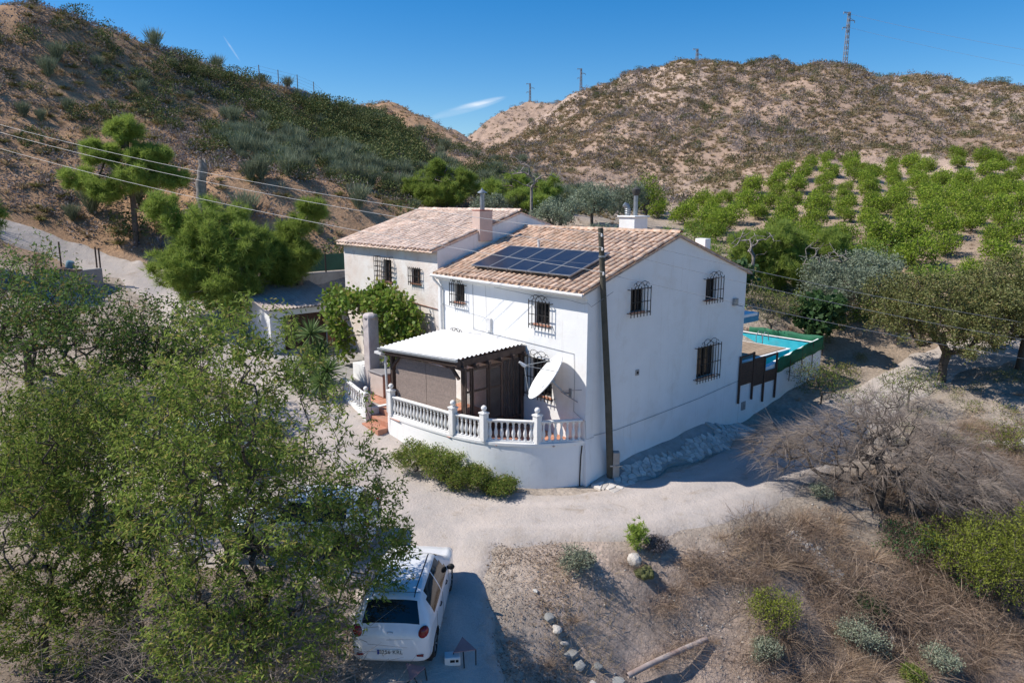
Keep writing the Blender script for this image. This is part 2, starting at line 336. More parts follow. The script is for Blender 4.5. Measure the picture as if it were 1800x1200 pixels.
def grid_part(name, mask):
    """one piece of the ground sheet: the grid cells where mask is set"""
    ny, nx = GX.shape; idx = np.arange(ny*nx).reshape(ny, nx)
    F = np.stack([idx[:-1, :-1], idx[:-1, 1:], idx[1:, 1:], idx[1:, :-1]], -1)[mask]
    u, inv = np.unique(F.ravel(), return_inverse=True)
    V = np.stack([GX.ravel(), GY.ravel(), GZ.ravel()], -1)[u]
    me = np_mesh(name, V, inv.reshape(-1, 4), M_EARTH, True)
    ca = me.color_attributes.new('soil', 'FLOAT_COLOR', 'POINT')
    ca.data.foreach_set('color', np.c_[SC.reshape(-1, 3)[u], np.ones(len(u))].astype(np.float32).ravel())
    return tag(link(name, me), kind='structure')
cx = (GX[:-1, :-1]+GX[1:, 1:])/2; cy = (GY[:-1, :-1]+GY[1:, 1:])/2; cz = (GZ[:-1, :-1]+GZ[1:, 1:])/2
_hill = (cz+(fbm(cx, cy, 6, 3, 19)-.5)*1.5 > 7.4) & (cy > 30)
_farh = _hill & (cy > 118) & (cx < 14); _left = _hill & ~_farh & (cx < -2+(cy-60)*.05); _right = _hill & ~_farh & ~_left
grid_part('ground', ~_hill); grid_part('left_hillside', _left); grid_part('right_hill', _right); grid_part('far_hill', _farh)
# the dirt road, a thin compacted sheet on the ground
def road_mat():
    m, n, l, p = _new('road_dust')
    co = n.new('ShaderNodeTexCoord').outputs['Object']
    c = _mix(n, l, _ramp(n, l, _noise(n, l, co, .5, 8, .65, .3), ((.35, 0), (.65, 1))), (.52, .45, .40), (.42, .38, .355))
    c = _mix(n, l, _ramp(n, l, _noise(n, l, co, 1.3, 8, .7, .8), ((.56, 0), (.70, .75))), c, (.33, .265, .205))
    c = _mix(n, l, 1., c, _ramp(n, l, _noise(n, l, co, 38, 4, .7), ((.3, .78), (.7, 1.15))), 'MULTIPLY')
    ru = n.new('ShaderNodeAttribute'); ru.attribute_name = 'rut'; ve = n.new('ShaderNodeAttribute'); ve.attribute_name = 'verge'
    c = _mix(n, l, _math(n, l, 'MULTIPLY', ru.outputs['Fac'], .55), c, (.58, .505, .455))
    c = _mix(n, l, _math(n, l, 'MULTIPLY', ve.outputs['Fac'], _ramp(n, l, _noise(n, l, co, 2.4, 7, .7), ((.4, 0), (.62, .8)))), c, (.36, .30, .25))
    v = n.new('ShaderNodeTexVoronoi'); v.inputs['Scale'].default_value = 22; l.new(co, v.inputs['Vector'])
    st = _ramp(n, l, v.outputs['Distance'], ((.14, 1), (.22, 0)))
    c = _mix(n, l, _math(n, l, 'MULTIPLY', st, _ramp(n, l, _noise(n, l, co, .8, 5, .6), ((.47, 0), (.6, .8)))), c, (.30, .285, .27))
    l.new(c, p.inputs['Base Color']); p.inputs['Roughness'].default_value = .95; p.inputs['Specular IOR Level'].default_value = .1
    h = _math(n, l, 'ADD', _noise(n, l, co, 14, 8, .7), _math(n, l, 'MULTIPLY', _noise(n, l, co, 1.6, 4), 2.))
    _bump(n, l, p, h, .6, .05)
    return m
M_ROAD = road_mat()
_st = .14
rx = np.arange(-32, 31, _st); ry = np.arange(10, 44, _st); RX, RY = np.meshgrid(rx, ry); RD = road_d(RX, RY)
_k = RD < .16
_c = _k[:-1, :-1] & _k[1:, 1:] & _k[:-1, 1:] & _k[1:, :-1]
RZ = np.zeros_like(RX); RZ[_k] = height(RX[_k], RY[_k])
CD = np.full(RX.shape, 1e9)
for pts, w in ROADS: CD = np.minimum(CD, seg_d(RX, RY, pts))
RUT = np.exp(-((CD-.72)/.2)**2)*(.45+.55*fbm(RX, RY, 2.5, 3, 73))      # wheel tracks
RZ -= .028*RUT
RZ += .14*sstep(.16, -.34, RD)-.06+(fbm(RX, RY, .45, 3, 71)-.5)*.03+(fbm(RX, RY, 1.7, 2, 72)-.5)*.05*sstep(0, -.6, RD)
idx = np.arange(RX.size).reshape(RX.shape)
F = np.stack([idx[:-1, :-1], idx[:-1, 1:], idx[1:, 1:], idx[1:, :-1]], -1)[_c]
u, inv = np.unique(F.ravel(), return_inverse=True)
_me = np_mesh('dirt_road', np.stack([RX.ravel(), RY.ravel(), RZ.ravel()], -1)[u], inv.reshape(-1, 4), M_ROAD, True)
_me.attributes.new('rut', 'FLOAT', 'POINT').data.foreach_set('value', RUT.ravel()[u].astype(np.float32))
_me.attributes.new('verge', 'FLOAT', 'POINT').data.foreach_set('value', sstep(-.9, .1, RD).ravel()[u].astype(np.float32))
tag(link('dirt_road', _me), kind='structure')
def gz(x, y): return float(height(np.array([x]), np.array([y]))[0])

# ---------------------------------------------------------------- house materials
M_WHITE = pm('whitewash', (.85,.845,.835), (.81,.805,.795), 1.3, .9, .3, .02, 9, dirt=(.74,.71,.67), dscale=.9)
def streaky(m, amt=.5, c=(.60,.56,.51)):
    """rain streaks: thin vertical stains over a painted wall"""
    n, l = m.node_tree.nodes, m.node_tree.links; p = n['Principled BSDF']; old = p.inputs['Base Color'].links[0].from_socket
    mp = n.new('ShaderNodeMapping'); mp.inputs['Scale'].default_value = (5, 5, .35); l.new(n.new('ShaderNodeTexCoord').outputs['Object'], mp.inputs[0])
    f = _ramp(n, l, _noise(n, l, mp.outputs[0], 1.0, 6, .7), ((.56, 0), (.78, amt))); l.new(_mix(n, l, f, old, c), p.inputs['Base Color']); return m
streaky(M_WHITE, .5)
M_CREAM = pm('rough_render', (.72,.62,.55), (.80,.765,.73), .9, .95, .8, .03, 14, dirt=(.52,.43,.36), dscale=1.6)
M_TILE = pm('clay_tile', (.48,.295,.197), (.57,.42,.318), 5, .9, .3, .01, vary=.30, dirt=(.23,.17,.13), dscale=3, lo=.4, hi=.6)
M_TILE2 = pm('pale_clay_tile', (.61,.43,.335), (.67,.535,.44), 5, .9, .3, .01, vary=.22, dirt=(.22,.14,.11), dscale=3, lo=.4, hi=.6)
M_IRON = pm('black_iron', (.018,.017,.017), (.03,.027,.025), 20, .55, .1)
M_PANE = pm('dark_glass', (.012,.013,.016), (.02,.021,.024), 2, .08, 0, spec=.5)
M_FRAME = pm('white_window_frame', (.72,.71,.70), None, 3, .6)
M_BROWNP = pm('brown_paint', (.075,.040,.028), (.10,.055,.038), 6, .7, .15)
M_GREYM = pm('galvanised', (.36,.38,.40), (.27,.285,.30), 7, .45, .1, metal=.6)
M_CONC = pm('concrete', (.40,.37,.345), (.31,.285,.26), 3, .95, .5, .02, dirt=(.20,.175,.15))
M_CABLE = pm('cable', (.26,.26,.27), None, 5, .7)
M_TERRA = pm('terracotta', (.46,.20,.125), (.52,.265,.18), 3, .8, .15, vary=.16, dirt=(.36,.24,.19))
M_DKFR = pm('dark_window_frame', (.028,.02,.017), None, 5, .6)
M_DARK = pm('dark_inside', (.015,.013,.012), None, 2, .9)
M_WOOD = pm('dark_timber', (.060,.038,.030), (.095,.066,.054), 9, .75, .3)

def front(a, o, z): return Vector((a, -o, z))
def gable(a, o, z): return Vector((o, a, z))
def wall_sheet(mb, F, a0, a1, z0, z1, holes, depth=.2):
    """a wall face with openings and their reveals"""
    A = sorted({a0, a1, *[h[0] for h in holes], *[h[1] for h in holes]}); Z = sorted({z0, z1, *[h[2] for h in holes], *[h[3] for h in holes]})
    flip = F is front
    def q(*p): mb.add(p if flip else p, ((0, 1, 2, 3),))
    for i in range(len(A)-1):
        for j in range(len(Z)-1):
            cx_, cz_ = (A[i]+A[i+1])/2, (Z[j]+Z[j+1])/2
            if any(h[0] < cx_ < h[1] and h[2] < cz_ < h[3] for h in holes): continue
            q(F(A[i], 0, Z[j]), F(A[i+1], 0, Z[j]), F(A[i+1], 0, Z[j+1]), F(A[i], 0, Z[j+1]))
    for h in holes:
        b0, b1, y0, y1 = h[:4]
        for (p, r_) in (((b0, y0), (b1, y0)), ((b1, y0), (b1, y1)), ((b1, y1), (b0, y1)), ((b0, y1), (b0, y0))):
            q(F(p[0], 0, p[1]), F(p[0], -depth, p[1]), F(r_[0], -depth, r_[1]), F(r_[0], 0, r_[1]))
def window(house, F, h, frame=None, depth=.16, shutter=False, sill=True):
    b0, b1, y0, y1 = h[:4]; w = .05
    fr = MB(); frame = frame or M_DKFR
    def bx(mb, a, b, c, d, o0, o1):
        P = [F(a, o0, c), F(b, o0, c), F(b, o1, c), F(a, o1, c), F(a, o0, d), F(b, o0, d), F(b, o1, d), F(a, o1, d)]
        mb.add(P, ((3,2,1,0),(4,5,6,7),(0,1,5,4),(1,2,6,5),(2,3,7,6),(3,0,4,7)))
    m = (b0+b1)/2
    bx(fr, b0, b0+w, y0, y1, -depth, -depth+.05); bx(fr, b1-w, b1, y0, y1, -depth, -depth+.05)
    bx(fr, b0+w, b1-w, y0, y0+w, -depth, -depth+.05); bx(fr, b0+w, b1-w, y1-w, y1, -depth, -depth+.05)
    bx(fr, m-.03, m+.03, y0+w, y1-w, -depth+.002, -depth+.055)
    win = fr.build('window', frame or M_FRAME, house)
    for a, b in ((b0+w, m-.03), (m+.03, b1-w)):
        p = MB(); bx(p, a, b, y0+w, y1-w, -depth-.005, -depth+.018); p.build('pane', M_PANE, win)
    if sill:
        s_ = MB(); bx(s_, b0-.05, b1+.05, y0-.045, y0+.005, -.05, .055); s_.build('sill', M_TERRA, win)
    return win
def grille(house, F, a0, a1, z0, z1, out=.17, n=7, scroll=True):
    """wrought-iron window guard standing off the wall, with a scrolled crest"""
    g = MB(); w = .022
    for i in range(n):
        a = a0+(a1-a0)*i/(n-1)
        g.bar(F(a, out, z0), F(a, out, z1), w)
        if 0 < i < n-1:
            for zz in (.35, .5):
                pass
    for zz in (z0+.12, z1-.07, (z0+z1)/2): g.bar(F(a0-.01, out, zz), F(a1+.01, out, zz), .03, .02)
    for a in (a0, a1):
        for zz in (z0+.14, z1-.09): g.bar(F(a, out, zz), F(a, -.01, zz), .025)
    if scroll:
        m = (a0+a1)/2; hw = (a1-a0)*.3
        for s_ in (-1, 1):
            pts = []
            for k in range(15):
                t = k/14; an = math.pi*(1.9*t); rr = hw*(.62-.42*t)
                pts.append(F(m+s_*(hw*.55-rr*math.cos(an)*.9), out, z1+.09+rr*math.sin(an)*.55))
            g.tube(pts, .011, 4)
            pts = [F(m+s_*(hw*1.0+.10*math.cos(k/9*5.2)*(1-k/14)), out, z1+.05+.10*math.sin(k/9*5.2)*(1-k/14)) for k in range(10)]
            g.tube(pts, .011, 4)
        g.tube([F(m-hw*.5, out, z1), F(m-.06, out, z1+.12), F(m, out, z1+.17), F(m+.06, out, z1+.12), F(m+hw*.5, out, z1)], .012, 4)
    # little collar ornaments half way up
    for i in range(1, n-1, 2):
        a = a0+(a1-a0)*i/(n-1); g.ball(F(a, out, (z0+z1)/2), .028, 6, 4)
    return g.build('window_grille', M_IRON, house)

# ---------------------------------------------------------------- roof tiles
def tile_mesh(name, mat, L=.44, r0=.105, r1=.088, n=6, th=.016):
    """barrel tile: wide end at y=0 (downhill), axis along +y"""
    V = []; F = []
    for (y, r_) in ((0, r0), (L, r1)):
        for rr in (r_, r_-th):
            for k in range(n+1):
                a = math.pi*(.04+.92*k/n); V.append((rr*math.cos(a), y, rr*math.sin(a)*.86))
    m = n+1
    for k in range(n):
        F.append((k, k+1, 2*m+k+1, 2*m+k)); F.append((m+k+1, m+k, k, k+1)[::-1] if False else (k+1, k, m+k, m+k+1))
        F.append((m+k, 3*m+k, 3*m+k+1, m+k+1))
    me = bpy.data.meshes.new(name); me.from_pydata(V, [], F); me.materials.append(mat)
    me.polygons.foreach_set('use_smooth', [True]*len(F)); me.set_sharp_from_angle(angle=R(50)); me.update(); return me
def roof_slope(roof, x0, x1, zf, slope, ymax, mat, name_mesh, pitch, seed, yeave=-.32, expo=.335):
    """cover tiles in rows over a channelled deck; nearest 300 are single pieces"""
    rng = random.Random(seed); an = math.atan(slope); me = tile_mesh(name_mesh, mat, r0=pitch*.40, r1=pitch*.33)
    nx = int(round((x1-x0)/pitch)); pitch = (x1-x0)/nx; ln = (ymax-yeave)/math.cos(an); nr = int(ln/expo)+1; expo = ln/nr
    places = []
    for j in range(nr):
        for i in range(nx):
            d = j*expo; y = yeave+d*math.cos(an); x = x0+(i+.5)*pitch
            places.append((x+rng.uniform(-.018, .018), y+rng.uniform(-.03, .03), zf+slope*y+.035+rng.uniform(-.008, .014), an+rng.uniform(-.02, .035), rng.uniform(-.06, .06)))
    places.sort(key=lambda p: ((p[0]-15.1)**2+(p[1]+16.6)**2))
    for p in places[:300]:
        link('roof_tile', me, roof, p[:3], (p[3], 0, p[4]))
    V0 = np.array([v.co for v in me.vertices]); F0 = np.array([list(q.vertices) for q in me.polygons]); V = []; F = []
    for k, p in enumerate(places[300:]):
        M = np.array(Matrix.Translation(p[:3])@Matrix.Rotation(p[4], 4, 'Z')@Matrix.Rotation(p[3], 4, 'X'))
        V.append(V0@M[:3, :3].T+M[:3, 3]); F.append(F0+len(V0)*k)
    if V: tag(link('roof_tiles_beyond', np_mesh('tiles_far', np.concatenate(V), np.concatenate(F), mat, True), roof), kind='stuff')
def deck(roof, x0, x1, zf, slope, y0, yr, y1, mat, pitch):
    """channel tiles below, both slopes, as a wavy sheet; back slope goes down to y1"""
    n = int((x1-x0)/pitch*6); xs = np.linspace(x0, x1, n+1)
    ph = (xs-x0)/((x1-x0)/round((x1-x0)/pitch)); wav = -.03*np.abs(np.sin(np.pi*(ph)))**.7*0+.022*np.cos(2*np.pi*ph)
    rows = [(y0, zf+slope*y0), (yr, zf+slope*yr), (y1, zf+slope*(2*yr-y1))]
    V = []
    for y, z in rows: V += [(x, y, z+w) for x, w in zip(xs, wav)]
    for y, z in rows: V += [(x, y, z-.07) for x in xs]
    m = n+1; F = []
    for r_ in range(2):
        for k in range(n):
            F.append((r_*m+k, r_*m+k+1, (r_+1)*m+k+1, (r_+1)*m+k)); b = 3*m
            F.append((b+r_*m+k, b+(r_+1)*m+k, b+(r_+1)*m+k+1, b+r_*m+k+1))
    for k in range(n): F.append((k, 3*m+k, 3*m+k+1, k+1))
    for r_ in range(2):
        for e in (0, n): F.append((r_*m+e, (r_+1)*m+e, 3*m+(r_+1)*m+e, 3*m+r_*m+e))
    return link('roof', np_mesh('roof', V, F, mat), None)
def ridge(roof, x0, x1, y, z, mat):
    me = tile_mesh('ridge', mat, L=.46, r0=.135, r1=.115); n = int((x1-x0)/.40); rng = random.Random(5)
    for i in range(n):
        link('ridge_tile', me, roof, (x0+(i)*(x1-x0-.06)/n, y+rng.uniform(-.01, .01), z+rng.uniform(-.005, .01)), (0, 0, -math.pi/2+rng.uniform(-.04, .04)))
def verge(roof, x, y0, y1, zf, slope, mat, back=0):
    me = tile_mesh('verge', mat, L=.44, r0=.10, r1=.085); n = int((y1-y0)/.34); an = math.atan(slope)
    for i in range(n):
        y = y0+i*(y1-y0)/n
        link('verge_tile', me, roof, (x, y, zf+slope*y+.04), (an, 0, 0))

# ---------------------------------------------------------------- right-hand house
EV, SL = 6.50, .333; HW = 9.39; RG = HW/2; LX = -8.12
house = empty('house', HC, HA, 'white two-storey house with solar panels on its clay tiled roof', 'house')
W1, W2, W3, W4 = (-7.0,-6.38,5.40,6.10), (-2.45,-1.72,5.12,5.88), (-7.05,-6.4,3.2,4.1), (-2.62,-1.6,2.62,3.88)
G1, G2, G3 = (2.12,2.80,5.55,6.33), (6.54,7.22,5.57,6.36), (6.2,7.36,2.56,3.76)
w = MB()
wall_sheet(w, front, LX, 0, -1, EV-.05, [W1, W2, W3, W4]); wall_sheet(w, gable, 0, HW, -1, EV-.05, [G1, G2, G3])
w.add([(0,0,EV-.05),(0,HW,EV-.05),(0,RG,EV+SL*RG-.05)], ((0,1,2),))
w.add([(LX,HW,-1),(0,HW,-1),(0,HW,EV-.05),(LX,HW,EV-.05)], ((1,0,3,2),)); w.add([(LX,0,-1),(LX,HW,-1),(LX,HW,EV),(LX,RG,EV+SL*RG-.05),(LX,0,EV)], ((4,3,2,1,0),))
w.build('wall', M_WHITE, house)
ins = MB(); ins.box(LX+.3, -.3, .3, HW-.3, 0, EV-.3); ins.build('inside', M_DARK, house)
# plaster splay at the foot of the near corner
fo = MB()
prof = [(-.02,-.05,1.5),(.02,-.05,1.5),(.02,3.2,1.5),(-.02,3.2,1.5)]
fo.add([(-.1,-.12,-.5),(.22,-.12,-.5),(.30,.9,-.5),(.12,4.2,-.5),(-.1,4.2,-.5),(-.1,.02,1.9),(-.012,.02,1.9),(-.012,.9,1.6),(-.012,4.2,.6),(-.1,4.2,.6)],
       ((4,3,2,1,0),(0,1,6,5),(1,2,7,6),(2,3,8,7),(3,4,9,8),(5,6,7,8,9)))
fo.build('plaster_footing', M_WHITE, house, smooth=40)
for F_, h, gr in ((front, W1, (-7.12,-6.26,5.24,6.16)), (front, W2, (-2.58,-1.58,4.96,5.96)), (front, W3, (-7.2,-6.28,3.0,4.22)), (front, W4, (-2.8,-1.42,2.48,4.02)),
                  (gable, G1, (1.95,2.99,5.39,6.42)), (gable, G2, (6.38,7.48,5.43,6.46)), (gable, G3, (6.03,7.57,2.40,3.86))):
    window(house, F_, h); grille(house, F_, *gr, n=9 if gr[1]-gr[0] > 1.2 else 7)
roof = deck(None, LX+.02, .10, EV, SL, -.30, RG, HW+.25, M_TILE, .27); roof.parent = house
roof_slope(roof, LX+.10, .10, EV, SL, RG, M_TILE, 'tile', .27, 3)
ridge(roof, LX+.1, .12, RG, EV+SL*RG+.06, M_TILE)
c = MB(); c.box(LX+.02, .06, -.24, -.002, EV-.21, EV-.085); c.box(LX+.02, .04, -.15, -.002, EV-.30, EV-.21); c.build('cornice', M_WHITE, house, bevel=.012)
c = MB(); c.tube([(LX-.02,-.335,EV-.14),(.08,-.335,EV-.16)], .055, 8); c.build('gutter', M_FRAME, house, smooth=40)
c = MB(); c.tube([(-7.98,-.335,EV-.16),(-7.96,-.30,EV-.3),(-7.80,-.08,EV-.62),(-7.78,-.08,2.2)], .05, 8)
for z in (5.2,3.6): c.lathe([(.07,z-.02),(.07,z+.02)], 10, (-7.78,-.08,0))
c.build('downpipe', M_FRAME, house, smooth=40)
# rear canopy with blue edge, chimney behind the ridge
c = MB(); c.box(-3,-.05,HW+.02,HW+1.15,4.55,4.68); c.build('rear_canopy', M_WHITE, house, bevel=.01)
c = MB(); c.box(-3,-.02,HW+1.152,HW+1.19,4.33,4.69); c.box(-.045,-.012,HW+.04,HW+1.15,4.33,4.545); c.build('canopy_fascia', pm('blue_paint',(.05,.24,.38),(.08,.30,.44),3,.7), house)
ch = MB(); ch.box(-3.2,-2.42,5.2,6.0,7.0,8.62); ch.box(-3.26,-2.36,5.14,6.06,8.62,8.68)
ch = ch.build('chimney', M_WHITE, house, bevel=.015)
c = MB(); c.lathe([(.085,8.68),(.085,9.62)], 10, (-2.72,5.6,0)); c.build('flue_pipe', M_GREYM, ch, smooth=40)
c = MB(); c.lathe([(.10,9.45),(.16,9.60),(.16,9.68),(.05,9.78),(.001,9.79)], 12, (-2.72,5.6,0)); c.build('flue_cap', pm('sooty_metal',(.06,.058,.055),None,8,.7), ch, smooth=40)
c = MB(); c.tube([(-3.02,5.5,8.68),(-3.02,5.5,8.92),(-3.05,5.46,9.05),(-3.12,5.38,9.12)], [.10,.11,.12,.10], 10)
for z in (8.75,8.83,8.91): c.lathe([(.12,z),(.13,z+.02),(.12,z+.04)], 10, (-3.02,5.5,0))
c.build('flue_cowl', M_GREYM, ch, smooth=40)
c = MB(); c.box(-.55,-.1,6.5,6.85,7.2,7.86); c.build('small_chimney', M_WHITE, house, bevel=.01)
c = MB(); c.lathe([(.05,7.2),(.05,7.72)], 8, (-5.13,2.72,0)); c.lathe([(.07,7.72),(.07,7.76)], 8, (-5.13,2.72,0)); c.build('vent_pipe', M_FRAME, house, smooth=40)
# cables, meter box, lamp, vent on the walls
c = MB(); c.box(-5.02,-4.74,-.10,-.002,4.52,5.0); c.build('meter_box', M_FRAME, house, bevel=.01)
def cable(pts, r_=.008, name='wall_cable', mat=None, par=house):
    b = MB(); b.tube(pts, r_*.6, 4); b.build(name, mat or M_CABLE, par)
cable([(-5.85,-.02,EV-.32),(-5.83,-.02,4.46)], .014); cable([(-5.1,-.02,EV-.32),(-5.05,-.02,5.0)]); cable([(-5.83,-.02,4.46),(-4.4,-.02,4.42),(-3.0,-.02,4.4),(-1.2,-.02,4.36),(-.55,-.02,4.35),(-.5,-.02,3.4),(-.52,-.02,2.4),(-.1,-.02,2.2),(.02,-.03,2.2),(.02,.02,1.55),(.02,.4,1.55)], .013)
cable([(.02,.4,1.6),(.02,1.6,1.55),(.02,3.6,1.62),(.02,6.4,1.75),(.02,8.9,1.95),(.02,9.3,1.98)], .014)
cable([(-7.7,-.02,5.2),(-6.9,-.02,5.12),(-5.1,-.02,4.98)], .008)
cable([(-4.6,-.02,EV-.33),(-2.6,-.03,EV-.42),(-.9,-.03,EV-.40),(-.2,-.05,EV-.46),(.05,-.05,EV-.42),(.06,.10,EV-.55),(.35,.8,EV-.1)], .012)
c = MB(); c.box(.002,.13,8.45,8.68,5.18,5.46); c.bar((.1,8.6,5.2),(.28,8.78,5.14),.03); c.build('wall_lamp', M_GREYM, house, bevel=.01)
c = MB(); c.box(.002,.03,2.50,2.68,3.30,3.50); pv = c.build('vent_plate', M_CONC, house); c = MB(); c.lathe([(.05,0),(.05,.01)], 8, (.03,2.59,3.40), Matrix.Rotation(math.pi/2,3,'Y')); c.build('vent_hole', M_DARK, pv)
c = MB(); c.box(.002,.025,9.60,9.92,.62,.98); c.build('hatch', M_GREYM, house)
c = MB(); c.tube([(-.04,-.10,1.35),(-.03,-.16,1.0),(-.02,-.2,.3),(.0,-.22,-.1)], .022, 6); c.build('drain_hose', M_IRON, house)

# ---------------------------------------------------------------- left-hand house
EV2, SL2, LX2 = 7.36, .31, -15.75; RG2 = 4.5; HW2 = 9.1
lh = empty('house', lw(LX2/2+LX/2, 0), HA, 'taller cream-fronted house with pale clay roof, left of the solar-panelled one', 'house')
lo = lh
def LP(o): o.parent = lo; o.location = Vector(o.location)-Vector((LX2/2+LX/2, 0, 0)); return o
L1, L2 = (-12.2,-11.55,5.75,6.72), (-9.97,-9.32,5.86,6.5)
w = MB(); wall_sheet(w, front, LX2, LX+.002, 1, EV2-.05, [L1, L2]); LP(w.build('wall', M_CREAM))
w = MB()
w.add([(LX,0,EV-.3),(LX,HW2,EV-.3),(LX,HW2,EV2),(LX,RG2,EV2+SL2*RG2),(LX,0,EV2)], ((0,1,2,3,4),))
w.add([(LX2,0,1),(LX2,HW2,1),(LX2,HW2,EV2),(LX2,RG2,EV2+SL2*RG2),(LX2,0,EV2)], ((4,3,2,1,0),))
w.add([(LX2,HW2,1),(LX,HW2,1),(LX,HW2,EV2),(LX2,HW2,EV2)], ((1,0,3,2),)); LP(w.build('side_wall', M_WHITE))
ins = MB(); ins.box(LX2+.3, LX-.3, .3, HW2-.3, 2, EV2-.3); LP(ins.build('inside', M_DARK))
for n_ in (window(None, front, L1, M_BROWNP), window(None, front, L2, M_BROWNP)): LP(n_)
LP(grille(None, front, -10.07,-9.22,5.78,6.56, .12, 7, False))
g = MB()   # projecting cage of the tall window
for z in np.linspace(5.58,6.85,7):
    g.bar((-12.48,-.32,z),(-11.42,-.32,z),.022); g.bar((-12.48,-.32,z),(-12.48,0,z),.022); g.bar((-11.42,-.32,z),(-11.42,0,z),.022)
for a in np.linspace(-12.48,-11.42,8): g.bar((a,-.32,5.58),(a,-.32,6.85),.018)
for y in (-.16,): g.bar((-12.48,y,5.58),(-12.48,y,6.85),.018); g.bar((-11.42,y,5.58),(-11.42,y,6.85),.018)
LP(g.build('window_grille', M_IRON))
roof2 = LP(deck(None, LX2-.16, LX+.02, EV2, SL2, -.28, RG2, HW2+.2, M_TILE2, .285))
roof_slope(roof2, LX2-.14, LX-.02, EV2, SL2, RG2, M_TILE2, 'pale_tile', .285, 8, -.30)
ridge(roof2, LX2-.1, LX+.02, RG2, EV2+SL2*RG2+.05, M_TILE2); verge(roof2, LX2-.16, -.28, RG2, EV2, SL2, M_TILE2)
ch = MB(); ch.box(-8.52,-8.0,2.1,2.78,7.6,8.84); ch = LP(ch.build('chimney', pm('pink_render',(.66,.50,.43),(.60,.45,.39),4,.9,.3), bevel=.012))
c = MB(); c.box(-8.53,-7.99,2.09,2.79,8.845,8.88); c.build('chimney_cap', pm('red_brick',(.42,.14,.10),None,6,.9), ch)
c = MB(); c.lathe([(.10,8.88),(.10,9.55)], 12, (-8.26,2.44,0)); c.build('flue_pipe', M_GREYM, ch, smooth=40)
c = MB(); c.lathe([(.20,9.56),(.19,9.60),(.04,9.70),(.03,9.76),(.001,9.77)], 12, (-8.26,2.44,0))
for k in range(3): c.bar((-8.26+.09*math.cos(k*2.1),2.44+.09*math.sin(k*2.1),9.5),(-8.26+.12*math.cos(k*2.1),2.44+.12*math.sin(k*2.1),9.58),.012)
c.build('flue_cap', M_GREYM, ch, smooth=40)
c = MB(); c.tube([(-8.14,-.03,4.95),(-9.2,-.03,5.0),(-10.2,-.03,5.06)], .018, 5); LP(c.build('rusty_pipe', pm('rust',(.22,.09,.05),None,8,.9)))
c = MB(); c.tube([(-8.5,-.03,5.0),(-8.2,-.03,3.4)], .012, 4); LP(c.build('wall_cable', M_CABLE))

# ---------------------------------------------------------------- solar panels on the right-hand roof
def cell_mat():
    m, n, l, p = _new('solar_cells')
    co = n.new('ShaderNodeTexCoord').outputs['Object']; s = n.new('ShaderNodeSeparateXYZ'); l.new(co, s.inputs[0])
    def lines(sock, per, w_):
        f = _math(n, l, 'FRACT', _math(n, l, 'ADD', _math(n, l, 'DIVIDE', sock, per), 40.)); return _math(n, l, 'LESS_THAN', f, w_)
    g = _math(n, l, 'MAXIMUM', lines(s.outputs['X'], .166, .05), _math(n, l, 'MULTIPLY', lines(s.outputs['Y'], .084, .06), .6))
    c = _mix(n, l, g, (.012,.016,.032), (.07,.082,.11))
    c = _mix(n, l, _ramp(n, l, _noise(n, l, co, 1.5, 5), ((.4, 0), (.75, .2))), c, (.12,.115,.11))
    l.new(c, p.inputs['Base Color']); p.inputs['Roughness'].default_value = .3; p.inputs['Specular IOR Level'].default_value = .35
    return m
M_CELL = cell_mat(); M_ALU = pm('aluminium', (.34,.35,.37), None, 5, .45, metal=.5)
an = math.atan(SL); ords = ('leftmost solar panel of the five on the tiled roof', 'second solar panel from the left on the tiled roof', 'middle solar panel of the five on the tiled roof',
                            'fourth solar panel from the left on the tiled roof', 'rightmost solar panel, nearest the white gable')
fm = MB(); 
for a, b, c_, d in ((0,1.02,0,.035),(0,1.02,2.045,2.08),(0,.028,.035,2.045),(.992,1.02,.035,2.045)): fm.box(a,b,c_,d,-.02,.022)
fm.box(.028,.992,1.035,1.046,0,.016); fm = fm.mesh('frame', M_ALU); gm = MB(); gm.box(.028,.992,.035,2.045,-.008,.012); gm = gm.mesh('cells', M_CELL)
rm = MB(); rm.box(.1,.14,.05,2.03,-.10,-.021); rm.box(.88,.92,.05,2.03,-.10,-.021); rm = rm.mesh('rail', M_ALU)
for i in range(5):
    p = empty('solar_panel', lw(-6.22+1.045*i, .22, EV+SL*.22+.26), 0, ords[i], 'solar panel', 'solar panels on the roof')
    p.rotation_euler = (Matrix.Rotation(HA, 3, 'Z')@Matrix.Rotation(an, 3, 'X')).to_euler()
    link('frame', fm, p); link('cell_sheet', gm, p); link('mounting_rail', rm, p)

# ---------------------------------------------------------------- terrace with curved retaining wall and steps
def smooth_path(pts, n=8):
    P = [Vector(p) for p in pts]; P = [P[0]*2-P[1]]+P+[P[-1]*2-P[-2]]; out = []
    for i in range(1, len(P)-2):
        for k in range(n):
            t = k/n; a, b, c, d = P[i-1], P[i], P[i+1], P[i+2]
            out.append(.5*((2*b)+(c-a)*t+(2*a-5*b+4*c-d)*t*t+(3*b-a-3*c+d)*t**3))
    out.append(P[-2]); return out
terrace = empty('terrace', lw(-3.5, -1.5, 1.42), HA, 'raised terrace with curved white retaining wall and terracotta floor', 'terrace')
TO = Vector((-3.5, -1.5, 1.42))
def TP_(o): o.parent = terrace; o.location = Vector(o.location)-TO; return o
edge = smooth_path([(-6.72,-3.26,0),(-5.0,-3.12,0),(-3.38,-2.88,0),(-2.2,-2.48,0),(-1.45,-1.95,0),(-.82,-1.32,0),(-.30,-.55,0),(-.02,.10,0)], 6)
V = []; F = []
